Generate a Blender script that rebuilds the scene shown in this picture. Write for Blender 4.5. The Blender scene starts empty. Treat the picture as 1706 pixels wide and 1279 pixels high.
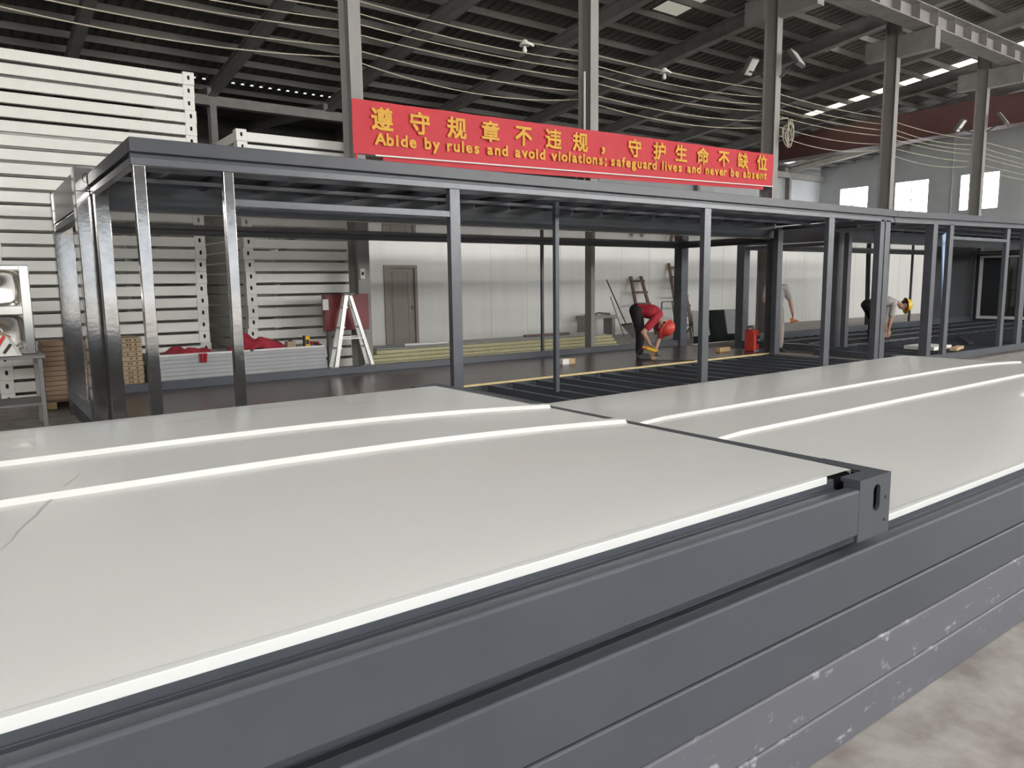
import bpy, bmesh, math, random
from math import radians as RAD, pi, sin, cos, tan, sqrt
from mathutils import Vector, Matrix

random.seed(7)
SC = bpy.context.scene
COL = SC.collection

# ------------------------------------------------------------------ camera
yaw, pitch, roll = RAD(36.3), RAD(-7.7), RAD(-0.72)
_f = Vector((sin(yaw)*cos(pitch), cos(yaw)*cos(pitch), sin(pitch)))
_r = Vector((cos(yaw), -sin(yaw), 0))
_u = _r.cross(_f)
_r2 = cos(roll)*_r + sin(roll)*_u
_u2 = -sin(roll)*_r + cos(roll)*_u
cam_d = bpy.data.cameras.new('camera')
cam_d.sensor_width = 36
cam_d.sensor_fit = 'HORIZONTAL'
cam_d.lens = 1236*36/1706
cam_d.clip_start = 0.05
cam_d.clip_end = 300
cam = bpy.data.objects.new('camera', cam_d)
COL.objects.link(cam)
m = Matrix((_r2, _u2, -_f)).transposed().to_4x4()
m.translation = (0, 0, 1.5)
cam.matrix_world = m
SC.camera = cam

# ------------------------------------------------------------------ world, lights, exposure
SC.view_settings.view_transform = 'Standard'
SC.view_settings.look = 'None'
SC.view_settings.gamma = 1
SC.view_settings.use_curve_mapping = False
SC.view_settings.exposure = 0.22
w = bpy.data.worlds.new('overcast_sky')
SC.world = w
w.use_nodes = True
w.node_tree.nodes['Background'].inputs[0].default_value = (0.85, 0.93, 1.0, 1)
w.node_tree.nodes['Background'].inputs[1].default_value = 2.2
sun_d = bpy.data.lights.new('sun', 'SUN')
sun_d.energy = 11.0
sun_d.angle = RAD(.6)
sun_d.color = (1.0, .93, .82)
sun = bpy.data.objects.new('sun', sun_d)
COL.objects.link(sun)
sun.rotation_euler = (RAD(-32), RAD(8), 0)   # shines from behind the far wall onto the yard outside the gate
CLERESTORY = 29.0      # emission of the window band behind the camera and the added band above
GLOW_NEAR = 4.4    # glowing unseen strips added over the near bay to light the sheets
SKYLIGHT_FAR = 1.3     # dirty translucent sheets far down the hall
GABLE = 7.0            # windows in the far gable
SC.cycles.max_bounces = 8
SC.cycles.diffuse_bounces = 5
SC.cycles.glossy_bounces = 4
SC.cycles.transmission_bounces = 4
SC.cycles.sample_clamp_indirect = 6

# ------------------------------------------------------------------ materials
def mat(name, col, rough=0.5, metal=0.0, var=0.0, scale=6.0, col2=None, bump=0.0, bscale=40.0, spec=0.5,
        stretch=(1, 1, 1), thr=None, coat=0.0):
    """Principled paint / metal with a noise driven second colour and optional bump."""
    M = bpy.data.materials.new(name)
    M.use_nodes = True
    nt = M.node_tree
    b = nt.nodes['Principled BSDF']
    b.inputs['Roughness'].default_value = rough
    b.inputs['Metallic'].default_value = metal
    b.inputs['Specular IOR Level'].default_value = spec
    b.inputs['Coat Weight'].default_value = coat
    tc = nt.nodes.new('ShaderNodeTexCoord')
    mp = nt.nodes.new('ShaderNodeMapping')
    mp.inputs['Scale'].default_value = stretch
    nt.links.new(tc.outputs['Object'], mp.inputs['Vector'])
    n = nt.nodes.new('ShaderNodeTexNoise')
    n.inputs['Scale'].default_value = scale
    n.inputs['Detail'].default_value = 6
    n.inputs['Roughness'].default_value = 0.6
    nt.links.new(mp.outputs[0], n.inputs['Vector'])
    r = nt.nodes.new('ShaderNodeValToRGB')
    c2 = col2 if col2 else tuple(c*(1-var) for c in col)
    lo, hi = thr if thr else (0.35, 0.7)
    r.color_ramp.elements[0].position = lo
    r.color_ramp.elements[1].position = hi
    r.color_ramp.elements[0].color = (*col, 1)
    r.color_ramp.elements[1].color = (*c2, 1)
    nt.links.new(n.outputs['Fac'], r.inputs['Fac'])
    nt.links.new(r.outputs['Color'], b.inputs['Base Color'])
    if bump:
        n2 = nt.nodes.new('ShaderNodeTexNoise')
        n2.inputs['Scale'].default_value = bscale
        n2.inputs['Detail'].default_value = 4
        nt.links.new(mp.outputs[0], n2.inputs['Vector'])
        bp = nt.nodes.new('ShaderNodeBump')
        bp.inputs['Strength'].default_value = bump
        bp.inputs['Distance'].default_value = 0.01
        nt.links.new(n2.outputs['Fac'], bp.inputs['Height'])
        nt.links.new(bp.outputs['Normal'], b.inputs['Normal'])
    return M

def glow(name, col, s):
    M = bpy.data.materials.new(name)
    M.use_nodes = True
    nt = M.node_tree
    nt.nodes.remove(nt.nodes['Principled BSDF'])
    e = nt.nodes.new('ShaderNodeEmission')
    e.inputs[0].default_value = (*col, 1)
    e.inputs[1].default_value = s
    nt.links.new(e.outputs[0], nt.nodes['Material Output'].inputs[0])
    return M

M_STEEL = mat('dark_grey_paint', (.073, .082, .098), .36, 0, .15, 3)
M_STEELB = mat('dark_grey_paint_scuffed', (.108, .116, .136), .38, 0, 0, 7, (.36, .37, .38), stretch=(1, 1, 2.2), thr=(.63, .76))
M_STEELC = mat('grey_paint_dusty', (.125, .128, .15), .42, 0, 0, 11, (.42, .42, .43), stretch=(.8, 1, 1.6), thr=(.60, .70))
M_POST = mat('post_paint', (.115, .122, .138), .3, 0.2, .2, 5)
M_POSTG = mat('post_gate_glare', (.36, .35, .345), .13, 0.9, .25, 5, bump=.05, bscale=25)  # gate glare put into a brighter mirror-like copy of the post paint
M_FASCIA = mat('fascia_paint', (.058, .061, .072), .36, 0.1, .15, 4)
M_BLACK = mat('matt_black', (.006, .006, .007), .9, spec=.15)
M_HOLE = mat('hole_shade', (.02, .02, .022), .8)  # near-black colour standing in for the shade inside holes
M_SHEET = mat('white_roof_sheet', (.70, .70, .675), .3, 0, .05, 1.2, stretch=(.5, 1, 1), coat=.15)
M_SCR = mat('scuff_grey', (.50, .50, .48), .5)
M_WFRAME = mat('white_frame_paint', (.80, .79, .745), .28, 0, .06, 3)
M_WALL = mat('wall_white', (.80, .80, .775), .3, 0, .06, 1.0, stretch=(3, 1, .3))
M_CONC = mat('concrete_floor', (.46, .43, .405), .75, 0, 0, 5.5, (.27, .24, .22), bump=.25, bscale=30)
M_YARD = mat('sunlit_yard', (.62, .56, .46), .85, 0, .2, .5)
M_ROOF = mat('roof_sheet_dark', (.20, .19, .175), .6, 0, .3, .6)
M_BEAM = mat('beam_grey_primer', (.34, .325, .31), .55, 0, .25, 2)
M_COLM = mat('column_grey_primer', (.33, .315, .30), .5, 0, .2, 2, stretch=(1, 1, .3))
M_MAROON = mat('girder_maroon', (.15, .068, .068), .5, 0, .2, 1)
M_RUST = mat('rail_rust', (.34, .14, .07), .7, 0, .3, 5)
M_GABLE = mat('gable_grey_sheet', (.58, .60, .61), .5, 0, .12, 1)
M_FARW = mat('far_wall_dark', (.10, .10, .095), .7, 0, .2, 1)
M_BROWN = mat('film_faced_plywood', (.066, .040, .038), .27, 0, 0, 3.5, (.15, .115, .11), stretch=(.6, 2.5, 1), thr=(.45, .75), spec=.3)
M_YEDGE = mat('raw_board_edge', (.75, .60, .30), .6, 0, .15, 8)
M_CEIL = mat('glossy_ceiling_board', (.62, .60, .56), .07, 0, .06, 1, coat=.6)
M_RED = mat('banner_red', (.62, .024, .04), .55, 0, .12, 2)
M_YEL = mat('letter_yellow', (.80, .42, .04), .55, 0, .12, 4)
M_TAPE = mat('white_hem', (.78, .76, .72), .5)
M_ALU = mat('aluminium', (.74, .73, .70), .3, .35, .1, 8)
M_STAIN = mat('stainless', (.72, .70, .66), .18, .95, .08, 3)
M_CARD = mat('cardboard', (.34, .235, .16), .8, 0, .15, 5, stretch=(1, 1, 4))
M_CARD2 = mat('cardboard_pale', (.45, .345, .22), .8, 0, .15, 5)
M_INK = mat('carton_ink', (.05, .035, .03), .7)
M_WOOD = mat('old_wood', (.20, .13, .095), .7, 0, .35, 6, stretch=(1, 1, .2))
M_PINE = mat('pine_offcut', (.62, .45, .24), .65, 0, .2, 6)
M_PANELG = mat('grey_sandwich_panel', (.42, .43, .44), .45, 0, .1, 3)
M_CLOTH = mat('crimson_cloth', (.42, .03, .05), .8, 0, .25, 9)
M_ROCK = mat('mineral_wool_yellow', (.60, .57, .36), .9, 0, .2, 20, bump=.4, bscale=80)
M_DOOR = mat('door_taupe', (.30, .265, .235), .4, 0, .1, 4)
M_DOORF = mat('door_casing', (.33, .275, .25), .45, 0, .1, 4)
M_REDBOX = mat('red_cabinet', (.22, .03, .035), .4, 0, .15, 3)
M_GLASS = mat('dark_glass', (.012, .016, .017), .03, 0, .1, 1, spec=.9, coat=1)
M_REDP = mat('red_plastic', (.70, .07, .05), .35, 0, .1, 5)
M_YELP = mat('yellow_plastic', (.90, .55, .03), .3, 0, .08, 5)
M_ORANGE = mat('orange_plastic', (.85, .25, .05), .35)
M_SKIN = mat('skin', (.52, .30, .21), .5, 0, .12, 12)
M_SHIRTR = mat('red_shirt', (.48, .025, .045), .8, 0, .25, 10)
M_SHIRTG = mat('grey_shirt', (.50, .47, .45), .85, 0, .15, 10)
M_TROUS = mat('black_trousers', (.022, .021, .022), .85, 0, .2, 10)
M_KHAKI = mat('stone_trousers', (.50, .46, .41), .85, 0, .12, 10)
M_SHOE = mat('dark_shoe', (.10, .10, .10), .6)
M_HAIR = mat('black_hair', (.012, .01, .01), .5)
M_WIREW = mat('pale_cable', (.50, .46, .36), .6)
M_LAMPW = mat('lamp_white', (.80, .80, .76), .4)
M_BLUE = mat('blue_film', (.42, .58, .85), .25, 0, .1, 4)
M_TABLE = mat('worn_table_steel', (.20, .195, .19), .5, .4, .25, 5)
M_CRYWALL = mat('charcoal_wall_board', (.055, .058, .063), .3, 0, .2, 1.5)
M_WHITEP = mat('white_profile', (.78, .79, .78), .35)
M_WINW = glow('window_daylight', (.96, .98, 1.0), GABLE)
M_CLER = glow('clerestory_daylight', (1.0, .985, .95), CLERESTORY)
M_SKYN = glow('added_roof_glow', (1.0, .99, .96), GLOW_NEAR)
M_SKYF = glow('translucent_sheet_far', (1.0, .99, .82), SKYLIGHT_FAR)
M_SKYD = glow('translucent_sheet_dirty', (1.0, .98, .82), .30)
M_FLOODG = mat('flood_lamp_glass', (.78, .78, .72), .25)

# ------------------------------------------------------------------ mesh helpers
class MB:
    def __init__(s):
        s.v, s.f = [], []
    def add(s, vs, fs):
        o = len(s.v)
        s.v += [Vector(p) for p in vs]
        s.f += [[i+o for i in f] for f in fs]
        return s
    def box(s, x0, x1, y0, y1, z0, z1):
        return s.add([(x0, y0, z0), (x1, y0, z0), (x1, y1, z0), (x0, y1, z0), (x0, y0, z1), (x1, y0, z1), (x1, y1, z1), (x0, y1, z1)],
                     [(0, 3, 2, 1), (4, 5, 6, 7), (0, 1, 5, 4), (1, 2, 6, 5), (2, 3, 7, 6), (3, 0, 4, 7)])
    def bar(s, p0, p1, w, h, up=(0, 0, 1)):
        p0, p1 = Vector(p0), Vector(p1)
        d = (p1-p0).normalized()
        a = d.cross(Vector(up))
        if a.length < 1e-4:
            a = d.cross(Vector((0, 1, 0)))
        a.normalize()
        b = a.cross(d)
        vs = []
        for p in (p0, p1):
            for sa, sb in ((-1, -1), (1, -1), (1, 1), (-1, 1)):
                vs.append(p+a*sa*w/2+b*sb*h/2)
        return s.add(vs, [(0, 1, 2, 3), (7, 6, 5, 4), (0, 4, 5, 1), (1, 5, 6, 2), (2, 6, 7, 3), (3, 7, 4, 0)])
    def tube(s, pts, r, n=8):
        pts = [Vector(p) for p in pts]
        rs = r if isinstance(r, (list, tuple)) else [r]*len(pts)
        rings = []
        prev = None
        for i, p in enumerate(pts):
            d = (pts[min(i+1, len(pts)-1)]-pts[max(i-1, 0)]).normalized()
            if prev is None:
                a = d.cross(Vector((0, 0, 1)))
                if a.length < 1e-3:
                    a = d.cross(Vector((0, 1, 0)))
            else:
                a = prev-d*prev.dot(d)
            a.normalize()
            prev = a
            b = d.cross(a)
            rings.append([p+(a*cos(2*pi*k/n)+b*sin(2*pi*k/n))*rs[i] for k in range(n)])
        vs = [q for R in rings for q in R]
        fs = []
        for i in range(len(rings)-1):
            for k in range(n):
                fs.append((i*n+k, i*n+(k+1) % n, (i+1)*n+(k+1) % n, (i+1)*n+k))
        fs.append(tuple(reversed(range(n))))
        fs.append(tuple((len(rings)-1)*n+k for k in range(n)))
        return s.add(vs, fs)
    def prism_x(s, prof, x0, x1):
        n = len(prof)
        vs = [(x0, y, z) for y, z in prof]+[(x1, y, z) for y, z in prof]
        fs = [(i, (i+1) % n, n+(i+1) % n, n+i) for i in range(n)]
        fs += [tuple(reversed(range(n))), tuple(range(n, 2*n))]
        return s.add(vs, fs)
    def lathe(s, prof, c=(0, 0, 0), axis='Z', n=20):
        c = Vector(c)
        vs, fs = [], []
        for r, z in prof:
            for k in range(n):
                a = 2*pi*k/n
                p = (r*cos(a), r*sin(a), z) if axis == 'Z' else ((r*cos(a), z, r*sin(a)) if axis == 'Y' else (z, r*cos(a), r*sin(a)))
                vs.append(c+Vector(p))
        for i in range(len(prof)-1):
            for k in range(n):
                fs.append((i*n+k, i*n+(k+1) % n, (i+1)*n+(k+1) % n, (i+1)*n+k))
        return s.add(vs, fs)
    def slotplate(s, o, ux, uy, W, H, t, cx, cy, sw, sh, n=24):
        """plate W x H (axes ux, uy from corner o) with a rounded slot at (cx,cy); thickness t along -normal."""
        o, ux, uy = Vector(o), Vector(ux), Vector(uy)
        nrm = ux.cross(uy)
        inn, out = [], []
        r = min(sw, sh)/2
        for k in range(n):
            a = 2*pi*(k+.5)/n
            dx, dy = cos(a), sin(a)
            ix = cx+dx*r+(math.copysign(sw/2-r, dx) if sw > sh else 0)
            iy = cy+dy*r+(math.copysign(sh/2-r, dy) if sh > sw else 0)
            inn.append((ix, iy))
            ts = []
            if dx > 1e-6: ts.append((W-cx)/dx)
            if dx < -1e-6: ts.append(-cx/dx)
            if dy > 1e-6: ts.append((H-cy)/dy)
            if dy < -1e-6: ts.append(-cy/dy)
            tt = min(ts)
            out.append((cx+dx*tt, cy+dy*tt))
        # snap nearest ray hits to the corners so the outline is a true rectangle
        for q in ((0, 0), (W, 0), (W, H), (0, H)):
            j = min(range(n), key=lambda i: (out[i][0]-q[0])**2+(out[i][1]-q[1])**2)
            out[j] = q
        vs = []
        for L, dpt in ((out, 0), (inn, 0), (out, t), (inn, t)):
            vs += [o+ux*x+uy*y-nrm*dpt for x, y in L]
        fs = []
        for k in range(n):
            k2 = (k+1) % n
            fs.append((k, k2, n+k2, n+k))
            fs.append((n+k, n+k2, 3*n+k2, 3*n+k))
            fs.append((2*n+k2, 2*n+k, 3*n+k, 3*n+k2))
            fs.append((k2, k, 2*n+k, 2*n+k2))
        return s.add(vs, fs)
    def build(s, name, material, parent=None, loc=None, bevel=0, smooth=False, seg=2):
        me = bpy.data.meshes.new(name)
        base = Vector((0, 0, 0))
        if parent is not None:
            p = parent
            while p is not None:
                base += p.location
                p = p.parent
        if loc is not None:
            base = Vector(loc)
        me.from_pydata([tuple(q-base) for q in s.v], [], s.f)
        me.validate()
        bm = bmesh.new()
        bm.from_mesh(me)
        bmesh.ops.recalc_face_normals(bm, faces=bm.faces)
        bm.to_mesh(me)
        bm.free()
        if smooth:
            for p in me.polygons:
                p.use_smooth = True
            me.set_sharp_from_angle(angle=RAD(40))
        me.materials.append(material)
        ob = bpy.data.objects.new(name, me)
        COL.objects.link(ob)
        if parent is not None:
            ob.parent = parent
        elif loc is not None:
            ob.location = loc
        if bevel:
            b = ob.modifiers.new('edge', 'BEVEL')
            b.width = bevel
            b.segments = seg
            b.limit_method = 'ANGLE'
            b.angle_limit = RAD(40)
        return ob

def root(name, label, cat, loc, group=None):
    o = bpy.data.objects.new(name, None)
    COL.objects.link(o)
    o.location = loc
    o.empty_display_size = .1
    o['label'] = label
    o['category'] = cat
    if group:
        o['group'] = group
    return o

def tag(o, label, cat, group=None):
    o['label'] = label
    o['category'] = cat
    if group:
        o['group'] = group
    return o

def struct(o):
    o['kind'] = 'structure'
    return o

def dup(r, loc, label, group=None):
    c = r.copy()
    COL.objects.link(c)
    c.location = loc
    c['label'] = label
    if group:
        c['group'] = group
    for ch in list(r.children):
        d = ch.copy()
        COL.objects.link(d)
        d.parent = c
        for g in list(ch.children):
            e = g.copy()
            COL.objects.link(e)
            e.parent = d
    return c

ORD = ['first', 'second', 'third', 'fourth', 'fifth', 'sixth', 'seventh', 'eighth', 'ninth', 'tenth', 'eleventh', 'twelfth', 'thirteenth',
       'fourteenth', 'fifteenth', 'sixteenth', 'seventeenth', 'eighteenth', 'nineteenth', 'twentieth', 'twenty-first', 'twenty-second',
       'twenty-third', 'twenty-fourth', 'twenty-fifth', 'twenty-sixth', 'twenty-seventh']

# ================================================================== SETTING
struct(MB().box(-16, 46, -16, 34.2, -.2, 0).build('floor', M_CONC))
struct(MB().box(-30, 60, -60, -16, -.25, -.03).build('ground', M_YARD))

# main roof: one slope rising from the valley (Y 25.6) over the near bay, then beyond the ridge behind the camera
def roof_z(y):
    if y > 25.6:
        return 8.05+.10*(y-25.6)
    if y > -4:
        return 8.05+.11*(25.6-y)
    return 8.05+.11*29.6-.11*(-4-y)
SKY = [(17.0, 'd', 12.5, 15.5), (24.0, 'f', 9.0, 15.0), (31.0, 'f', 5.0, 20.0), (38.0, 'f', 5.0, 25.6)]
def roof_slab(y0, y1, xs):
    mb = MB()
    z0, z1 = roof_z(y0), roof_z(y1-1e-4)
    for xa, xb in xs:
        k = max(1, round((xb-xa)/.30))
        pts = []
        st = (xb-xa)/k
        for i in range(k):
            x = xa+i*st
            pts += [(x, 0), (x+st*.62, 0), (x+st*.70, .035), (x+st*.92, .035)]
        pts.append((xb, 0))
        vs = []
        for x, dz in pts:
            vs += [(x, y0, z0+dz), (x, y1, z1+dz)]
        n = len(pts)
        mb.add(vs, [(2*i, 2*i+2, 2*i+3, 2*i+1) for i in range(n-1)])
    return mb
xs, x = [], -16
mb = MB()
for sx, _, sa, sb in SKY:
    xs.append((x, sx-.5)); x = sx+.5
    for ya, yb in ((5, sa), (sb, 25.6)):
        if yb-ya > .1:
            q_ = roof_slab(ya, yb, [(sx-.5, sx+.5)])
            mb.add(q_.v, q_.f)
xs.append((x, 46))
q_ = roof_slab(5, 25.6, xs)
mb.add(q_.v, q_.f)
mb2 = roof_slab(25.6, 34.2, [(-16, 46)])
mb.add(mb2.v, mb2.f)
NEAR_STRIPS = [-9, -3, 3, 9, 15, 21, 27, 33, 38.5]  # added strips out of view; the last one brightens the gable
xs, x = [], -16
for sx in NEAR_STRIPS:
    xs.append((x, sx-.6)); x = sx+.6
xs.append((x, 46))
for ya, yb in ((-4, 5), (-16, -4)):
    mb3 = roof_slab(ya, yb, xs)
    mb.add(mb3.v, mb3.f)
struct(mb.build('ceiling', M_ROOF))
n = 0
for sx, kind, sa, sb in SKY:
    n += 1
    o = MB().add([(sx-.5, sa, roof_z(sa)), (sx+.5, sa, roof_z(sa)), (sx+.5, sb, roof_z(sb-.001)), (sx-.5, sb, roof_z(sb-.001))], [(0, 1, 2, 3)]).build('window_%d' % n, M_SKYD if kind == 'd' else M_SKYF)
    struct(o)
for sx in NEAR_STRIPS:
    n += 1
    o = MB().add([(sx-.6, -4, roof_z(-4)), (sx+.6, -4, roof_z(-4)), (sx+.6, 5, roof_z(5)), (sx-.6, 5, roof_z(5)),
                  (sx-.6, -16, roof_z(-16)), (sx+.6, -16, roof_z(-16))], [(0, 1, 2, 3), (4, 5, 1, 0)]).build('window_%d' % n, M_SKYN)
    struct(o)
# purlins
y = 5.6
while y < 34:
    z = roof_z(y)-.10
    if abs(y-25.6) > .3:
        struct(MB().box(-16, 46, y-.03, y+.03, z-.09, z+.09).build('ceiling_purlin', M_ROOF))
    y += 1.0
# rafters: tapered I sections along Y
def rafter(x):
    mb = MB()
    for (ya, yb) in ((25.5, -4), ):
        za, zb = roof_z(ya-.1)-.2, roof_z(-4+.01)-.2
        da, db = .34, .55
        for s0, s1, hw in ((0, .03, .10), (1, -.03, .10)):
            pass
        mb.bar((x, ya, za-.015), (x, yb, zb-.015), .20, .03)
        mb.bar((x, ya, za-da), (x, yb, zb-db), .26, .035)
        mb.add([(x-.012, ya, za-.01), (x-.012, yb, zb-.01), (x-.012, yb, zb-db), (x-.012, ya, za-da),
                (x+.012, ya, za-.01), (x+.012, yb, zb-.01), (x+.012, yb, zb-db), (x+.012, ya, za-da)],
               [(0, 1, 2, 3), (7, 6, 5, 4), (0, 4, 5, 1), (2, 6, 7, 3), (1, 5, 6, 2), (3, 7, 4, 0)])
    za, zb = roof_z(25.7)-.2, roof_z(34)-.2
    mb.bar((x, 25.7, za-.2), (x, 34, zb-.2), .18, .36)
    return mb
for x in (-4.9, -1.0, 3.0, 7.0, 10.9, 14.9, 18.8, 22.7, 26.7, 30.6, 34.6, 38.5):
    struct(rafter(x).build('ceiling_rafter', M_BEAM))
# valley gutter and valley columns
struct(MB().box(-16, 46, 25.45, 25.75, 7.25, 7.55).build('trim_1', M_BEAM))
def hcol(x, y, z1, fw=.2, d=.35, t=.014):
    mb = MB()
    mb.box(x-fw/2, x+fw/2, y-d/2, y-d/2+t, 0, z1)
    mb.box(x-fw/2, x+fw/2, y+d/2-t, y+d/2, 0, z1)
    mb.box(x-t/2, x+t/2, y-d/2+t, y+d/2-t, 0, z1)
    return mb
COLX = [5.12, 10.0, 15.8, 21.28, 27.05]
YC = 11.03
for x in [-.6]+COLX:
    if x == 10.0:
        q = MB()
        for (fa, fb_, ya, yb) in ((x-.1, x+.1, YC-.175, YC-.161), (x-.1, x+.1, YC+.161, YC+.175), (x-.007, x+.007, YC-.161, YC+.161)):
            q.box(fa, fb_, ya, yb, 2.9, roof_z(YC)-.2)
        q.box(x-.12, x+.12, YC-.19, YC+.19, 2.86, 2.9)
        q.box(x+.0, x+.10, YC-.09, YC+.09, 0, 2.86)
        struct(q.build('column', M_COLM))
    else:
        struct(hcol(x, YC, roof_z(YC)-.2).build('column', M_COLM))
for x in (-1.0, 7.0, 14.9, 22.7, 30.6, 38.5):
    struct(hcol(x, 25.6, 7.25).build('column', M_BEAM))
# far walls
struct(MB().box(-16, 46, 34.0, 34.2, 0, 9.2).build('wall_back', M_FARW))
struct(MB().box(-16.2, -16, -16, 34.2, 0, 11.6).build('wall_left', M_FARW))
struct(MB().box(24, 42, 25.75, 25.9, 0, 7.25).build('wall_side', M_GABLE))
# white partition wall with a door
DX0, DX1, DZ = 7.84, 8.70, 1.96
mb = MB()
WZ = 3.75
mb.box(7.25, DX0, 15.6, 15.7, 0, WZ).box(DX1, 41.8, 15.6, 15.7, 0, WZ).box(DX0, DX1, 15.6, 15.7, DZ, WZ)
# panel joints as shallow raised seams
x = 9.7
while x < 41:
    mb.box(x-.012, x+.012, 15.592, 15.6, 0, WZ)
    x += 1.15
struct(mb.build('wall_partition', M_WALL))
d = struct(MB().box(DX0+.05, DX1-.05, 15.61, 15.65, 0.02, DZ-.05).build('door_1', M_DOOR, bevel=.004))
mb = MB()
mb.box(DX0, DX0+.07, 15.56, 15.68, 0, DZ).box(DX1-.07, DX1, 15.56, 15.68, 0, DZ).box(DX0+.07, DX1-.07, 15.56, 15.68, DZ-.07, DZ)
mb.build('door_casing', M_DOORF, d)
mb = MB()
for xa in (DX0+.20, DX0+.235, DX0+.62):
    mb.box(xa, xa+.012, 15.602, 15.612, .12, DZ-.15)
for za in (.98, .9):
    mb.box(DX0+.4, DX1-.12, 15.602, 15.612, za, za+.012)
mb.build('door_moulding', M_DOORF, d)
MB().box(DX1-.15, DX1-.12, 15.57, 15.612, .92, 1.02).box(DX1-.25, DX1-.12, 15.575, 15.59, .97, .99).build('door_handle', M_TABLE, d)
# far gable with overexposed windows
XG = 42.0
mb = MB()
wins = [((25.0-1.7), (25.0-.0), 5.4, 6.7)]
def onx(px, py, X):
    c = Vector(((px-853)/1236, -(py-639.5)/1236, 1))
    dd = _r2*c.x+_u2*c.y+_f*c.z
    return dd*X/dd.x+Vector((0, 0, 1.5))
GW = []
for (a, b, c, e) in ((1399, 1446, 319, 348), (1491, 1546, 305, 350), (1600, 1664, 292, 337), (1745, 1830, 268, 325)):
    p, q = onx(a, c, XG), onx(b, e, XG)
    GW.append((q.y, p.y, q.z-.2, p.z))
zb = min(g[2] for g in GW)
# wall in vertical strips around the openings (openings share a sill and head level)
Z0, Z1 = GW[1][2], GW[1][3]
ys = [25.75]
for g in GW:
    ys += [g[1], g[0]]
ys.append(-16)
for i in range(len(ys)-1):
    ya, yb = ys[i+1], ys[i]
    ztop = lambda yy: roof_z(min(yy, 25.6))+.05
    def quad(z_lo, z_hi_a, z_hi_b):
        mb.add([(XG, ya, z_lo), (XG, yb, z_lo), (XG, yb, z_hi_b), (XG, ya, z_hi_a), (XG+.15, ya, z_lo), (XG+.15, yb, z_lo), (XG+.15, yb, z_hi_b), (XG+.15, ya, z_hi_a)],
               [(0, 1, 2, 3), (7, 6, 5, 4), (0, 4, 5, 1), (1, 5, 6, 2), (2, 6, 7, 3), (3, 7, 4, 0)])
    if i % 2 == 0:
        quad(0, ztop(ya), ztop(yb))
    else:
        quad(0, Z0, Z0)
        quad(Z1, ztop(ya), ztop(yb))
for k in range(12):
    yy = 24-k*1.9
    if not any(g[0]-.1 < yy < g[1]+.1 for g in GW):
        mb.box(XG-.03, XG, yy-.03, yy+.03, 0, roof_z(yy)-.1)
struct(mb.build('wall_right', M_GABLE))
for g in GW:
    n += 1
    o = struct(MB().box(XG+.05, XG+.07, g[0], g[1], Z0, Z1).build('window_%d' % n, M_WINW))
    f = MB()
    ym = (g[0]+g[1])/2
    f.box(XG-.02, XG+.04, ym-.02, ym+.02, Z0, Z1).box(XG-.02, XG+.04, g[0], g[1], Z0+(Z1-Z0)*.45, Z0+(Z1-Z0)*.45+.03)
    for yy in (g[0], g[1]-.05):
        f.box(XG-.02, XG+.04, yy, yy+.05, Z0, Z1)
    f.box(XG-.02, XG+.04, g[0], g[1], Z0, Z0+.05)
    f.build('window_frame', M_GABLE, o)
# wall behind the camera: window band, upper glowing band added to lift the shade, open gate to the left
mb = MB()
GX0, GX1, GZ = 1.2, 10.8, 3.9
ZB0, ZB1 = 4.4, 5.6
mb.box(-16, GX0, -16.2, -16, 0, ZB0).box(GX1, 46, -16.2, -16, 0, ZB0).box(GX0, GX1, -16.2, -16, GZ, ZB0)
ZC0, ZC1 = 7.6, 8.2  # upper band: unseen panes added to brighten the shaded part of the wall
mb.box(-16, 46, -16.2, -16, ZB1, ZC0).box(-16, 46, -16.2, -16, ZC1, 10.2)
xx = -16
while xx < 46:
    mb.box(xx, xx+.25, -16.2, -16, ZB0, ZB1).box(xx, xx+.25, -16.2, -16, ZC0, ZC1)
    xx += 3.1
struct(mb.build('wall_front', M_GABLE))
xx = -16
while xx < 45:
    xe_ = min(xx+3.1, 46)
    if xe_ < GX0+.5 or xx > GX1-1.5:
        for za, zb_ in ((ZB0, ZB1), (ZC0, ZC1)):
            n += 1
            struct(MB().box(xx+.25, xe_, -16.05, -16.03, za, zb_).build('window_%d' % n, M_CLER))
    else:
        struct(MB().box(xx+.25, xe_, -16.12, -16.03, ZB0, ZB1).box(xx+.25, xe_, -16.12, -16.03, ZC0, ZC1).build('pane_blank', M_FARW))  # dark panels added in place of panes to keep glare off the posts
    xx += 3.1

# crane runway in the near bay and its brackets
mb = MB()
RX0, RX1 = 12.0, 41.9
mb.box(RX0, RX1, 9.95, 10.45, 8.07, 8.10).box(RX0, RX1, 10.19, 10.21, 8.10, 8.52).box(RX0, RX1, 9.95, 10.45, 8.52, 8.55)
x = RX0+.5
while x < RX1:
    mb.box(x-.008, x+.008, 9.97, 10.19, 8.10, 8.52)
    x += 1.0
rw = struct(mb.build('trim_2', M_BEAM))
MB().box(RX0, RX1, 10.15, 10.25, 8.55, 8.63).build('crane_rail', M_RUST, rw)
for x in COLX[2:]:
    mb = MB()
    mb.box(x-.13, x+.13, 9.85, 10.85, 7.50, 7.53).box(x-.13, x+.13, 9.85, 10.85, 8.02, 8.05).box(x-.13, x+.13, 9.85, 9.88, 7.53, 8.02)
    mb.box(x-.13, x-.10, 9.88, 10.85, 7.53, 8.02).box(x+.10, x+.13, 9.88, 10.85, 7.53, 8.02)
    mb.box(x-.13, x+.13, 11.21, 11.75, 7.55, 8.05)
    struct(mb.build('trim_3', M_BEAM))
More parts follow.
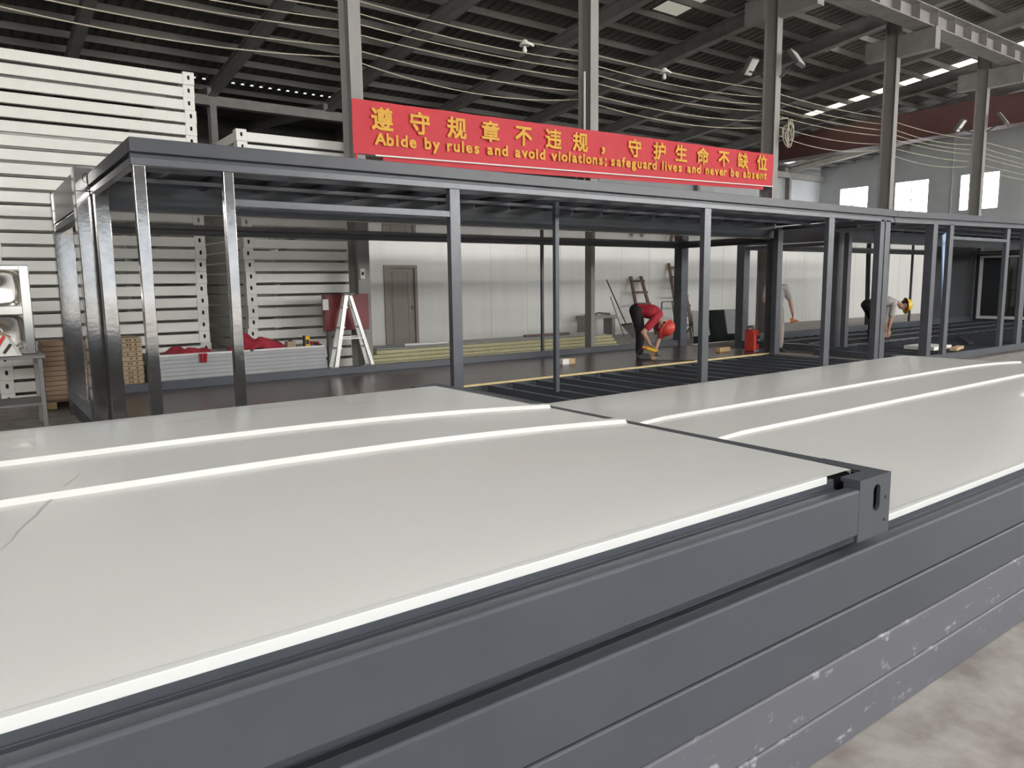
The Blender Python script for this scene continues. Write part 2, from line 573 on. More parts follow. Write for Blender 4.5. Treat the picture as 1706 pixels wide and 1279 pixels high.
# maroon bridge girder far down the hall
g0 = root('crane_girder', 'maroon bridge girder spanning the hall far behind the grey columns', 'girder', (32.6, 14, 7.2))
mb = MB()
def gird(y0, y1, za0, za1, zb0, zb1, x0=32.3, x1=32.9):
    mb.add([(x0, y0, za0), (x1, y0, za0), (x1, y1, zb0), (x0, y1, zb0), (x0, y0, za1), (x1, y0, za1), (x1, y1, zb1), (x0, y1, zb1)],
           [(0, 3, 2, 1), (4, 5, 6, 7), (0, 1, 5, 4), (1, 2, 6, 5), (2, 3, 7, 6), (3, 0, 4, 7)])
gird(2, 20, 7.22, 8.32, 7.22, 8.32)
gird(20, 25.3, 7.22, 8.32, 7.22, 7.7)
mb.build('box_beam', M_MAROON, g0)
MB().box(32.2, 33.0, 2, 25.2, 7.19, 7.22).build('bottom_flange', M_MAROON, g0)
MB().box(32.2, 33.0, 24.6, 25.3, 6.95, 7.19).build('end_carriage', M_MAROON, g0)

# ================================================================== FOREGROUND STACK OF DARK FLAT-PACK FRAMES
def frame(name, label, x0, x1, zb, zt, sheet, sheet_mat, crown=0.0, ramp=None, fit=None, steel=M_STEEL, yn=1.17, yf=4.05):
    """roof frame lying flat: near and far side rails, end rails, corner fittings, white sheet with two ribs."""
    r = root('flat_pack_module', label, 'container module', (x0, yn, zb), 'dark flat-pack frames in the foreground stack')
    H = zt-zb
    prof = [(yn, zb+.004), (yn, zt-.006), (yn+.006, zt), (yn+.042, zt), (yn+.046, zt-.006), (yn+.046, zt-.016), (yn+.085, zt-.016),
            (yn+.088, zt+.016), (yn+.13, zt+.016), (yn+.13, zt-.05), (yn+.07, zb+.03), (yn+.07, zb)]
    xl, xr = (x0+.19, x1-.19)
    if not sheet:
        prof = [(yn, zb+.004), (yn, zt-.006), (yn+.006, zt), (yn+.08, zt), (yn+.08, zb), (yn+.006, zb)]
    MB().prism_x(prof, xl, xr).build('side_rail', steel, r, bevel=.0025)
    MB().prism_x([(yf+yn-p, q) for p, q in prof], xl, xr).build('side_rail', steel, r)
    for xa, xb in ((x0, x0+.07), (x1-.07, x1)):
        MB().box(xa, xb, yn+.19, yf-.19, zb+.005, zt+(.027 if sheet else 0)).build('end_rail', steel, r, bevel=.003)
    ft = zt+.001 if fit is None else fit
    fb = zb-.022 if zb > .69 else zb
    for cx, sx in ((x0, 1), (x1, -1)):
        for cy, sy in ((yn, 1), (yf, -1)):
            q = MB()
            xa, xb = min(cx, cx+sx*.19), max(cx, cx+sx*.19)
            # front plate with slot
            H2 = ft-fb
            if sy > 0:
                q.slotplate((xa, cy, fb), (1, 0, 0), (0, 0, 1), xb-xa, H2, .012, (.105 if sx < 0 else .085), H2*.64, .042, .088)
            else:
                q.slotplate((xb, cy, fb), (-1, 0, 0), (0, 0, 1), xb-xa, H2, .012, .1, H2*.64, .042, .088)
            ya, yb = min(cy+sy*.0122, cy+sy*.24), max(cy+sy*.0122, cy+sy*.24)
            # end plate
            if sx < 0:
                q.slotplate((cx, ya, fb), (0, 1, 0), (0, 0, 1), yb-ya, H2, .012, (yb-ya)*.5, H2*.64, .07, .04)
            else:
                q.slotplate((cx, yb, fb), (0, -1, 0), (0, 0, 1), yb-ya, H2, .012, (yb-ya)*.5, H2*.64, .07, .04)
            # L shaped top plate
            q.box(xa, xb-.0005, min(cy+sy*.0122, cy+sy*.065), max(cy+sy*.0122, cy+sy*.065), ft-.012, ft-.0003)
            xe = (xb-.062, xb) if sx < 0 else (xa, xa+.062)
            q.box(xe[0], xe[1], min(cy+sy*.065, cy+sy*.22), max(cy+sy*.065, cy+sy*.22), ft-.012, ft)
            # cut end of the rail wall
            xi = xa if sx < 0 else xb-.012
            q.box(xi+.0004, xi+.0116, min(cy+sy*.0122, cy+sy*.055), max(cy+sy*.0122, cy+sy*.055), fb+.02, ft-.0125)
            cf = q.build('corner_fitting', steel, r)
            if sheet and sx < 0:
                MB().box(xa-.055, xb-.013, min(cy+sy*.09, cy+sy*.225), max(cy+sy*.09, cy+sy*.225), fb+.04, ft-.008).build('corner_plug', M_BLACK, cf, bevel=.025, seg=3)  # black block filling the cut-out corner
                k = MB()
                for hz in (.5, .12):
                    k.lathe([(0, 0), (.006, 0), (.006, .01), (0, .01)], (xb-.03, cy-.001 if sy > 0 else cy-.009, fb+H2*(hz+.1)), 'Y', 10)
                k.build('bolt_hole', M_HOLE, cf)  # dark discs drawn for the shade in bolt holes
    if sheet:
        zs = zt+.028
        nx, ya, yb = 90, yn+.092, yf-.092
        yr = [2.33, 2.86]
        cols = [ya-.002, ya, ya+.02]
        ny = 26
        base = [ya+.02+(yb-ya-.04)*i/ny for i in range(1, ny)]
        rib = []
        for c0 in yr:
            rib += [c0-.034, c0-.022, c0+.022, c0+.034]
        base = [b for b in base if all(abs(b-c0) > .06 for c0 in yr)]
        cols = sorted([ya, ya+.004]+base+rib+[yb-.004, yb])
        def zz(x, y):
            v = (y-ya)/(yb-ya)
            g = ramp(x) if ramp else 1
            z = zs+crown*g*(max(0, sin(pi*v))**.8)
            for c0 in yr:
                if abs(y-c0) <= .0221:
                    z += .016
            return z
        xe = x1-.075
        vs, fs = [], []
        NX = [x0+.075+(xe-x0-.075)*(1-(1-i/nx)**1.6) for i in range(nx+1)]
        for x in NX:
            for y in cols:
                vs.append((x, y, zz(x, y)))
        nc = len(cols)
        for i in range(nx):
            for j in range(nc-1):
                if NX[i+1] > x1-.23 and cols[j+1] < ya+.10:
                    continue
                fs.append((i*nc+j, (i+1)*nc+j, (i+1)*nc+j+1, i*nc+j+1))
        # folded edges
        o2 = len(vs)
        for i, x in enumerate(NX):
            vs.append((x, ya, zs-.03))
        for i in range(nx):
            if NX[i+1] <= x1-.23:
                fs.append((i*nc, o2+i, o2+i+1, (i+1)*nc))
        o3 = len(vs)
        for y in cols:
            vs.append((xe, y, zs-.02))
        for j in range(nc-1):
            if cols[j+1] >= ya+.10:
                fs.append((nx*nc+j, o3+j, o3+j+1, nx*nc+j+1))
        s = MB().add(vs, fs).build('roof_sheet', sheet_mat, r, smooth=True)
        # white turned-up strip along the near edge
        MB().box(x0+.08, x1-.235, ya-.008, ya+.014, zs-.02, zs+.004).build('edge_strip', M_WHITEP, r, bevel=.002)
    return r
XL = -3.66
def sm(t):
    t = max(0, min(1, t))
    return t*t*(3-2*t)
FR = frame('flat_pack_frame', 'topmost dark grey frame of the foreground stack, white ribbed sheet and slotted corner', XL, 2.39, .70, .85, True, M_SHEET,
           .066, lambda x: (1-max(0, 1-(2.39-x)/1.9)**2.2) if x > .49 else 1, fit=.878)
frame('flat_pack_frame', 'long dark grey frame second from top, its white ribbed sheet showing at the right', XL, 8.28, .47, .645, True, M_SHEET,
      .055, lambda x: 0 if x < 2.4 else sm((x-2.4)/.8)*(1-max(0, 1-(8.28-x)/1.8)**2.2), fit=.668)
frame('flat_pack_frame', 'long dark grey frame third from top of the foreground stack', XL, 8.28, .318, .466, False, None)
frame('flat_pack_frame', 'long scuffed grey frame fourth from top of the foreground stack, white paint chips', XL, 8.28, .156, .314, False, None, steel=M_STEELC)
frame('flat_pack_frame', 'lowest scuffed grey frame of the foreground stack, lying on the concrete', XL-.73, 8.28, 0.0, .152, False, None, steel=M_STEELC)

# ================================================================== EXPANDABLE CONTAINER HOUSES
def ramp_box(x0, x1, y0, y1, z0, z1, dz):
    return MB().add([(x0, y0, z0), (x1, y0, z0+dz), (x1, y1, z0+dz), (x0, y1, z0), (x0, y0, z1), (x1, y0, z1+dz), (x1, y1, z1+dz), (x0, y1, z1)],
                    [(0, 3, 2, 1), (4, 5, 6, 7), (0, 1, 5, 4), (1, 2, 6, 5), (2, 3, 7, 6), (3, 0, 4, 7)])
def house(label, core, wing, posts, header, endpost, thin, floorboard, studs, rear_dark=None, zo=0.0, rx0=None, gate_glare=False):
    cx0, cx1 = core
    wx0, wx1 = wing
    r = root('container_house', label, 'container house', ((cx0+cx1)/2, 8.05, 0), 'unfinished container house frames')
    P = lambda mb, name, mt, **k: mb.build(name, mt, r, **k)
    yf, yr, yw = 8.05, 10.25, 5.95
    # corner posts of the core with lifting holes
    for (x, s) in ((cx0, 1), (cx1-.2, 1)):
        for (y, front) in ((yf, True), (yr-.02, False)):
            q = MB()
            q.box(x, x+.2, y+.012, y+.2, 0, 2.62)
            q.slotplate((x, y, 2.40), (1, 0, 0), (0, 0, 1), .2, .22, .012, .10, .12, .05, .075)
            q.box(x, x+.2, y, y+.012, 0, 2.40)
            o = P(q, 'corner_post', M_POSTG if gate_glare and x < cx1-1 else M_POST, bevel=.012, seg=2)
            MB().box(x+.07, x+.13, y+.0122, y+.0135, 2.47, 2.58).build('lifting_hole', M_HOLE, o)  # dark plate for the shade in the hole
    # core rails
    P(MB().box(cx0+.2, cx1-.2, yr+.02, yr+.16, 2.17, 2.235), 'top_rail', M_STEEL, bevel=.004)
    P(MB().box(cx0+.2, cx1-.2, yr+.02, yr+.16, 2.44, 2.60), 'roof_rail', M_STEEL)
    P(MB().box(cx0+.2, cx1-.2, yf, yf+.14, 2.245, 2.60), 'hinge_beam', M_STEEL, bevel=.004)
    for xa in (cx0+.02, cx1-.16):
        P(MB().box(xa, xa+.14, yf+.2, yr-.02, 2.26, 2.60), 'end_rail', M_POST, bevel=.004)
        P(MB().box(xa, xa+.10, yf+.2, yr-.02, 2.17, 2.234), 'end_lip', M_STEEL, bevel=.004)
    q = MB().prism_x([(yr-.02, .05), (yr-.02, .17), (yr-.02, .20), (yr+.03, .20), (yr+.03, .30), (yr+.15, .30), (yr+.15, .05)], cx0+.2, cx1-.2)
    P(q, 'bottom_rail', M_STEEL, bevel=.003)
    P(MB().box(cx0+.2, cx1-.2, yf+.02, yf+.14, .04, .17), 'front_floor_beam', M_STEEL)
    for xa in (cx0+.02, cx1-.16):
        P(MB().box(xa, xa+.14, yf+.2, yr-.02, .04, .18), 'end_floor_beam', M_STEEL)
    P(MB().box(cx0+.03, cx1-.03, yf+.14, yr+.16, 2.236, 2.25), 'ceiling_panel', M_CEIL)
    P(MB().box(cx0+.05, cx1-.05, yf+.02, yr+.12, 2.601, 2.615), 'roof_cover', M_FASCIA)
    if floorboard:
        P(MB().box(cx0+.16, cx1-.16, yf+.005, yr-.022, .182, .200), 'floor_board', M_BROWN)
        P(MB().box(cx0+.16, cx1-.16, yf-.022, yf+.003, .178, .203), 'raw_edge', M_YEDGE)
    else:
        x = cx0+.4
        while x < cx1-.3:
            P(MB().box(x-.025, x+.025, yf+.14, yr-.025, .06, .168), 'core_joist', M_STEEL)
            x += .40
        for yy in (8.75, 9.5):
            P(MB().box(cx0+.2, cx1-.2, yy-.03, yy+.03, .169, .195), 'floor_stringer', M_FASCIA)
    # wing floor: open joists
    P(MB().box(wx0, wx1, yw, yw+.08, .06, .18), 'wing_floor_beam', M_STEEL)
    for xa in (wx0, wx1-.08):
        P(MB().box(xa, xa+.08, yw+.08, yf-.03, .06, .18), 'wing_floor_end', M_STEEL)
    x = wx0+.42
    while x < wx1-.2:
        P(MB().box(x-.022, x+.022, yw+.08, yf-.025, .07, .175), 'floor_joist', M_STEEL)
        x += .405
    # wing roof: fascia, plate, joists
    fx0 = wx0-.01 if rx0 is None else rx0
    dz = zo*4
    P(ramp_box(fx0, wx1+.01, yw-.04, yw+.04, 2.455, 2.555, dz), 'fascia', M_FASCIA, bevel=.004)
    P(ramp_box(fx0+.01, wx1, yw, yw+.07, 2.37, 2.425, dz), 'wall_plate', M_POST, bevel=.004)
    P(ramp_box(fx0+.01, wx1-.01, yw+.015, yw+.055, 2.425, 2.455, dz), 'plate_spacer', M_STEEL)
    for xa in (wx0-.01, wx1-.07):
        P(MB().box(xa, xa+.08, yw+.04, yf-.04, 2.455, 2.555), 'wing_roof_end', M_FASCIA, bevel=.004)
        P(MB().box(xa+.01, xa+.07, yw+.07, yf-.04, 2.37, 2.425), 'wing_end_plate', M_POST, bevel=.003)
    x = wx0+.45
    while x < wx1-.2:
        P(MB().box(x-.02, x+.02, yw+.05, yf-.05, 2.462, 2.545), 'roof_joist', M_STEEL)
        x += .55
    for yy in (6.65, 7.35):
        P(MB().box(wx0+.08, wx1-.08, yy-.025, yy+.025, 2.425, 2.46), 'roof_stringer', M_FASCIA)
    P(MB().box(wx0+.08, wx1-.08, 7.4, yf-.04, 2.548, 2.556), 'roof_skin', M_STEEL)
    # front posts of the wing wall
    for xa, xb in posts:
        P(MB().box(xa, xb, yw, yw+.07, .18, 2.37+zo), 'wall_post', M_POSTG if gate_glare and xa < 2 else M_POST, bevel=.004)
    for xa, xb in header:
        P(MB().box(xa, xb, yw+.005, yw+.065, 2.115+zo, 2.17+zo), 'door_header', M_POST, bevel=.003)
    for xa, xb, ya, yb in endpost:
        P(MB().box(xa, xb, ya, yb, .18, 2.40), 'end_post', M_POSTG if gate_glare and xa < 2 else M_POST, bevel=.006)
    for x, yy, s, z0, z1 in thin:
        P(MB().box(x-s/2, x+s/2, yy-s/2, yy+s/2, z0, z1), 'prop_post', M_STEEL)
    for x, s in studs:
        P(MB().box(x-s/2, x+s/2, yr+.05, yr+.05+s, .30, 2.17), 'rear_stud', M_STEEL)
    if rear_dark:
        xa, xb = rear_dark
        P(MB().box(xa, xb, yr+.06, yr+.12, .30, 2.17), 'rear_wall_panel', M_CRYWALL)
        o = P(MB().box(cx1-.12, cx1-.06, yf+.2, yr-.02, .18, 2.17), 'end_wall_panel', M_CRYWALL)
        q = MB()
        X = cx1-.16
        q.box(X, X+.04, 10.02, 10.12, .24, 2.16).box(X, X+.04, 8.3, 8.38, .24, 2.16).box(X, X+.04, 8.38, 10.02, .24, .33).box(X, X+.04, 8.38, 10.02, 2.1, 2.16)
        q.build('window_frame', M_WHITEP, o)
        MB().box(X+.01, X+.03, 8.38, 10.02, .33, 2.1).build('window_glass', M_GLASS, o)
    return r
house('long dark grey house frame with brown board floor, standing below the red banner', (.93, 12.03), (1.05, 11.80),
      [(1.06, 1.14), (1.68, 1.755), (3.69, 3.80), (7.28, 7.40), (9.98, 10.12)], [(1.755, 3.69)],
      [(1.06, 1.18, 7.86, 7.96), (11.40, 11.52, 5.95, 6.05), (11.55, 11.70, 5.95, 6.07), (11.6, 11.72, 7.86, 7.96)],
      [(5.80, 6.97, .055, .175, 2.46)], True, [(8.27, .045)], gate_glare=True)
house('dark grey house frame with bare floor joists and charcoal end wall, farther right', (13.87, 25.6), (13.1, 25.0),
      [(13.72, 13.86), (16.08, 16.22), (16.9, 17.12), (20.2, 20.32), (22.6, 22.72)], [(13.86, 16.08)],
      [(13.12, 13.27, 5.95, 6.09), (13.36, 13.46, 6.1, 6.2), (13.9, 14.02, 7.86, 7.96)],
      [], False, [(17.8, .045), (21.6, .05)], rear_dark=(22.9, 25.3), zo=.045, rx0=11.815)

# ================================================================== WHITE FRAME STACKS BEHIND
def white_frame(x0, x1, y0, y1, label, group, Hh=.172):
    r = root('flat_pack_module', label, 'container module', (x0, y0, 0), group)
    zr0, zr1 = .0, Hh-.036
    MB().box(x0+.15, x1-.15, y0+.004, y0+.07, zr0+.002, zr1).build('front_rail', M_WFRAME, r, bevel=.006)
    MB().box(x0+.15, x1-.15, y1-.07, y1, zr0, zr1).build('back_rail', M_WFRAME, r)
    for xa in (x0, x1-.07):
        MB().box(xa+.004, xa+.066, y0+.16, y1-.16, zr0, zr1).build('side_rail', M_WFRAME, r)
    for xa in (x0, x1-.15):
        q = MB()
        q.slotplate((xa, y0, .001), (1, 0, 0), (0, 0, 1), .15, Hh-.002, .01, .075, Hh*.55, .034, .062, 16)
        q.box(xa, xa+.01, y0+.01, y0+.16, .001, Hh-.001).box(xa+.14, xa+.15, y0+.01, y0+.16, .001, Hh-.001)
        q.box(xa, xa+.15, y0+.15, y0+.16, .001, Hh-.001)
        o = q.build('corner_fitting', M_WFRAME, r)
        MB().box(xa+.012, xa+.138, y0+.03, y0+.04, .01, Hh-.01).build('slot_shade', M_HOLE, o)  # dark sheet standing in for the shade behind the slot
        MB().box(xa, xa+.15, y1-.16, y1, .001, Hh-.001).build('rear_fitting', M_WFRAME, r)
    return r
def scratch(pts, wd, name, parent):
    mb = MB()
    L = []
    for i, (x, y) in enumerate(pts):
        p = Vector((x, y, .878+.066*(max(0, sin(pi*max(0, min(1, (y-1.262)/(3.958-1.262)))))**.8)*(1 if x < .49 else (1-max(0, 1-(2.39-x)/1.9)**2.2))+.0012))
        L.append(p)
    vs = []
    for i, p in enumerate(L):
        d_ = (L[min(i+1, len(L)-1)]-L[max(i-1, 0)]).normalized()
        n_ = Vector((-d_.y, d_.x, 0))*wd/2*(1-abs(2*i/(len(L)-1)-1)*.7)
        vs += [p-n_, p+n_]
    mb.add(vs, [(2*i, 2*i+1, 2*i+3, 2*i+2) for i in range(len(L)-1)])
    return mb.build(name, M_SCR, parent)
scratch([(.02+.02*k+.004*sin(k*2), 1.95+.055*k) for k in range(12)], .006, 'scratch_mark', FR)
scratch([(.62+.03*k, 3.38+.012*k+.01*sin(k)) for k in range(12)], .012, 'scratch_mark', FR)
scratch([(1.0+.05*k, 3.62+.004*k*k*.3) for k in range(8)], .014, 'scratch_mark', FR)
scratch([(1.5+.05*k, 3.5-.01*k) for k in range(7)], .012, 'scratch_mark', FR)
P_ = .1735
NA, NB = 26, 22
wa = white_frame(.30, 2.92, 11.5, 17.4, 'bottom white frame of the tall stack at far left', 'white frames in the tall left stack')
for i in range(1, NA):
    k = NA-i
    dup(wa, (.30+random.uniform(-.012, .012), 11.5+random.uniform(-.01, .01), P_*i),
        ('topmost white frame of the tall stack at far left' if k == 1 else 'white steel frame, %s from the top of the tall stack at far left' % ORD[k-1]))
wb = white_frame(3.48, 5.30, 11.5, 15.4, 'bottom white frame of the lower stack behind the stepladder', 'white frames in the lower stack')
wc = None
for i in range(1, NB):
    k = NB-i
    if i == NB-5:
        wc = white_frame(3.48, 6.02, 11.5, 15.4, 'white steel frame, fifth from the top of the lower stack behind the stepladder', 'white frames in the lower stack')
        wc.location.z = P_*i
        continue
    dup(wc or wb, (3.48+random.uniform(-.015, .015), 11.5+random.uniform(-.01, .01), P_*i-.02 if 0 else P_*i),
        ('topmost white frame of the lower stack behind the stepladder' if k == 1 else 'white steel frame, %s from the top of the lower stack behind the stepladder' % ORD[k-1]))

# ================================================================== RED BANNER
YB = 10.80
bl, br = 5.0, 15.62
tz = lambda t: 4.30+.12*t
bz = lambda t: 3.50+.20*t
bn = root('banner', 'long red banner with yellow slogan tied across the grey columns', 'banner', (bl, YB, 3.5))
NXB, NZB = 90, 8
vs, fs = [], []
for side in (0, 1):
    for i in range(NXB+1):
        t = i/NXB
        for j in range(NZB+1):
            v = j/NZB
            x = bl+(br-bl)*t
            z = bz(t)+(tz(t)-bz(t))*v
            yy = YB+.008*sin(x*5+v*3)+.006*sin(x*13-v*5)+(.006 if side else 0)
            vs.append((x, yy, z))
S = (NXB+1)*(NZB+1)
for side in (0, 1):
    for i in range(NXB):
        for j in range(NZB):
            a = side*S+i*(NZB+1)+j
            fs.append((a, a+NZB+1, a+NZB+2, a+1))
MB().add(vs, fs).build('cloth', M_RED, bn, smooth=True)
MB().bar((bl+.35, YB-.02, bz(.03)-.012), (br, YB-.02, bz(1)-.012), .012, .022).build('hem_line', M_TAPE, bn)
MB().bar((bl+.5, YB+.03, bz(.05)-.07), (br-.3, YB+.03, bz(.97)-.035), .01, .11).build('folded_under_strip', M_RED, bn)
q = MB()
q.bar((bl+.05, YB+.02, bz(0)-.45), (bl+.05, YB+.02, bz(0)+.05), .03, .02)
q.build('tie_ribbon', M_RED, bn)

def text_mesh(chars, size_xy, mb, yoff, bold=0.0, fat=.009):
    """chars: list of (char, centre x, baseline z, scale x, scale z)"""
    for ch, x, z, sx, sz in chars:
        cu = bpy.data.curves.new('t', 'FONT')
        cu.body = ch
        cu.size = 1.0
        cu.align_x = 'CENTER'
        cu.resolution_u = 3
        cu.offset = bold
        cu.extrude = .004
        ob = bpy.data.objects.new('t', cu)
        COL.objects.link(ob)
        dg = bpy.context.evaluated_depsgraph_get()
        me = bpy.data.meshes.new_from_object(ob.evaluated_get(dg))
        xs_ = [v.co.x for v in me.vertices]
        mid = (min(xs_)+max(xs_))/2 if xs_ else 0
        for k_, (ox, oz) in enumerate(((-1, -1), (1, -1), (-1, 1), (1, 1))):
            mb.add([(x+(v.co.x-mid)*sx+ox*fat, yoff-v.co.z-.0004*k_, z+v.co.y*sz+oz*fat) for v in me.vertices], [list(p.vertices) for p in me.polygons])
        bpy.data.objects.remove(ob)
        bpy.data.meshes.remove(me)
        bpy.data.curves.remove(cu)
def px2x(px):
    return YB*tan(yaw+math.atan((px-853)/1236))
CH = list(zip('遵守规章不违规，守护生命不缺位', (649, 709, 768, 822, 875, 923, 966, 1003, 1054, 1094, 1129, 1164, 1198, 1229, 1260)))
q = MB()
lst = []
for ch, px in CH:
    x = px2x(px)
    t = (x-bl)/(br-bl)
    lst.append((ch, x, bz(t)+(tz(t)-bz(t))*.50, .385, .36))
for it in lst:
    q = MB()
    text_mesh([it], None, q, YB-.030, 0)
    q.build('comma' if it[0] == '，' else 'chinese_character', M_YEL, bn)
# English line: real glyph advances, stretched to the measured span
def text_line(s, x0, x1, zf, size, yoff, bold):
    w = 0
    words, cur = [], []
    for ch in s:
        cw = {'i': .27, 'l': .27, ' ': .42, ';': .30, 'f': .34, 'r': .38, 't': .36, 'm': .86, 'w': .78, 'A': .66}.get(ch, .58)+.16
        if ch == ' ':
            words.append(cur); cur = []
        else:
            cur.append((ch, w+cw/2))
        w += cw
    words.append(cur)
    k = (x1-x0)/w
    for wd in words:
        q = MB()
        text_mesh([(ch, x0+c*k, zf(x0+c*k), size[0], size[1]) for ch, c in wd], None, q, yoff, bold, .0045)
        q.build('english_word', M_YEL, bn)
zf = lambda x: bz((x-bl)/(br-bl))+(tz((x-bl)/(br-bl))-bz((x-bl)/(br-bl)))*.19
text_line('Abide by rules and avoid violations;', px2x(637), px2x(1010), zf, (.27, .25), YB-.028, .012)
text_line('safeguard lives and never be absent', px2x(1014), px2x(1268), zf, (.27, .25), YB-.028, .012)

# ================================================================== CABLES AND LAMPS ON THE COLUMNS
CZ = [5.90, 5.72, 5.56, 5.41, 5.18, 5.03]
SAG = [.10, .16, .14, .12, .14, .26]
nm = ['topmost thin cable strung between the columns above the banner', 'second thin cable from the top strung between the columns', 'third thin cable from the top strung between the columns',
      'fourth thin cable from the top strung between the columns', 'fifth cable from the top strung between the columns', 'lowest slack cable strung between the columns just above the banner']
stops = [-7.0, -.6]+COLX+[41.9]
for i in range(6):
    pts = []
    for a, b in zip(stops[:-1], stops[1:]):
        for k in range(12):
            t = k/12
            pts.append((a+(b-a)*t, YC+.20+.012*i, CZ[i]+.10*max(0, min(1, (a+(b-a)*t-10)/5.8))-SAG[i]*.8*(1+.3*sin(a*3+i))*4*t*(1-t)*min(1, (b-a)/6)))
    o = MB().tube(pts, .009, 5).build('cable', M_WIREW, loc=pts[0])
    tag(o, nm[i], 'cable', 'cables strung between the columns')
def bulb_lamp(x, z, label):
    r = root('hanging_lamp', label, 'lamp', (x, YC+.2, z), 'white lamps on the top cable')
    MB().lathe([(0, .10), (.04, .09), (.10, .0), (.095, -.005), (.03, .07), (0, .08)], (x, YC+.2, z-.02), 'Z', 16).build('lamp_shade', M_LAMPW, r, smooth=True)
    MB().lathe([(0, 0), (.03, .01), (.045, .05), (.03, .09), (.02, .12), (0, .12)], (x, YC+.2, z-.16), 'Z', 12).build('bulb', M_LAMPW, r, smooth=True)
    MB().bar((x+.02, YC+.2, z+.05), (x+.2, YC+.2, z+.0), .05, .03).build('bracket', M_LAMPW, r)
bulb_lamp(8.63, 5.80, 'small white lamp hanging on the top cable left of the middle column')
bulb_lamp(12.33, 5.88, 'small white lamp hanging on the top cable right of the second column')
def flood(x, y, z, s, label):
    r = root('flood_light', label, 'lamp', (x, y, z), 'flood lamps on the columns')
    c = Vector((x, y, z))
    R = Matrix.Rotation(RAD(-35*s), 3, 'X') @ Matrix.Rotation(RAD(10), 3, 'Z')
    def ob(mb, cen, sz):
        vs = []
        for dz in (-1, 1):
            for dx, dy in ((-1, -1), (1, -1), (1, 1), (-1, 1)):
                vs.append(c+R @ (Vector(cen)+Vector((dx*sz[0]/2, dy*sz[1]/2, dz*sz[2]/2))))
        mb.add(vs, [(0, 3, 2, 1), (4, 5, 6, 7), (0, 1, 5, 4), (1, 2, 6, 5), (2, 3, 7, 6), (3, 0, 4, 7)])
        return mb
    ob(MB(), (0, 0, 0), (.36, .10, .42)).build('lamp_housing', M_TABLE, r, bevel=.01)
    ob(MB(), (0, -.055, 0), (.32, .01, .38)).build('lamp_glass', M_FLOODG, r)
    MB().bar((x, y+.05, z-.1), (x, YC-.18*s, z-.32), .05, .04).build('bracket', M_TABLE, r)
flood(15.86, 10.45, 6.52, 1, 'pale flood lamp on the near side of the third column, above the banner end')
flood(15.80, 11.65, 6.62, -1, 'dark flood lamp on the far side of the third column')
flood(27.1, 10.40, 6.48, 1, 'pale flood lamp on the near side of the rightmost column')
flood(27.05, 11.65, 6.5, -1, 'dark flood lamp on the far side of the rightmost column')
tag(MB().tube([(9.86, 10.98, 2.95), (9.86, 10.98, 5.45)], .022, 8).build('conduit', M_WHITEP, loc=(9.86, 10.98, 3)), 'white conduit pipe running up the second column', 'pipe')
q = MB()
random.seed(3)
for k in range(7):
    pts = []
    c = Vector((16.02, 10.74, 5.05-.05*k))
    rr = random.uniform(.12, .24)
    for j in range(17):
        a = 2*pi*j/16
        pts.append(c+Vector((rr*.6*cos(a)+.05*sin(k), rr*.35*cos(a+k)-.05, rr*1.3*sin(a))))
    q.tube(pts, .012, 5)
q.bar((15.86, 10.90, 5.26), (16.02, 10.72, 5.28), .03, .03)
tag(q.build('cable_coil', M_WIREW, loc=(16.0, 10.75, 5)), 'tangled pale cable coil hung on the third column beside the banner end', 'cable')

# ================================================================== LEFT GROUP: SINK, TABLE, CARTONS, PANELS
t = root('work_table', 'worn steel work table at the far left carrying the sink', 'table', (.15, 9.6, 0))
MB().box(-.75, .66, 9.25, 10.0, .78, .81).build('table_top', M_TABLE, t, bevel=.004)
MB().box(-.70, .62, 9.3, 9.95, .28, .30).build('shelf', M_TABLE, t)
for xa in (-.72, .59):
    for ya in (9.28, 9.93):
        MB().box(xa, xa+.04, ya, ya+.04, 0, .78).build('leg', M_TABLE, t)
# stainless double sink standing on edge
s = root('kitchen_sink', 'stainless double bowl sink standing upright on the work table', 'sink', (.2, 9.55, .81))
SX0, SX1, SZ0, SZ1, SY = -.02, .60, .815, 1.76, 9.50
def bowl(cx, cz, w, h):
    mb = MB()
    rings = []
    N = 32
    for (k, dep) in ((1.0, 0), (.96, .012), (.90, .13), (.80, .16), (.2, .165), (.12, .175), (0.0, .175)):
        ring = []
        for i in range(N):
            a = 2*pi*(i+.5)/N
            ca, sa = cos(a), sin(a)
            m_ = max(abs(ca), abs(sa))
            e = (1/m_)**.75
            if k < .5: e = 1
            ring.append((cx+ca*e*w/2*k, SY+dep, cz+sa*e*h/2*k))
        rings.append(ring)
    vs = [p for r_ in rings for p in r_]
    fs = []
    for i in range(len(rings)-1):
        for k in range(N):
            fs.append((i*N+k, i*N+(k+1) % N, (i+1)*N+(k+1) % N, (i+1)*N+k))
    return mb.add(vs, fs), rings[0]
for cz, h in ((1.52, .40), (1.05, .40)):
    mb, _ = bowl(.27, cz, .50, h)
    b = mb.build('bowl', M_STAIN, s, smooth=True)
    MB().lathe([(.0, 0), (.03, 0), (.045, -.006), (.052, -.004), (.052, .004)], (.27, SY+.158, cz), 'Y', 20).build('drain', M_STAIN, b, smooth=True)
q = MB()
for (xa, xb, za, zb_) in ((SX0, .03, SZ0, SZ1), (.51, SX1, SZ0, SZ1), (.03, .51, SZ1-.05, SZ1), (.03, .51, SZ0, .86), (.03, .51, 1.24, 1.33)):
    q.box(xa, xb, SY-.004, SY+.006, za, zb_)
for (xa, xb, za, zb_) in ((SX0, SX0+.012, SZ0, SZ1), (SX1-.012, SX1, SZ0, SZ1), (SX0, SX1, SZ1-.012, SZ1), (SX0, SX1, SZ0, SZ0+.012)):
    q.box(xa, xb, SY-.004, SY+.035, za, zb_)
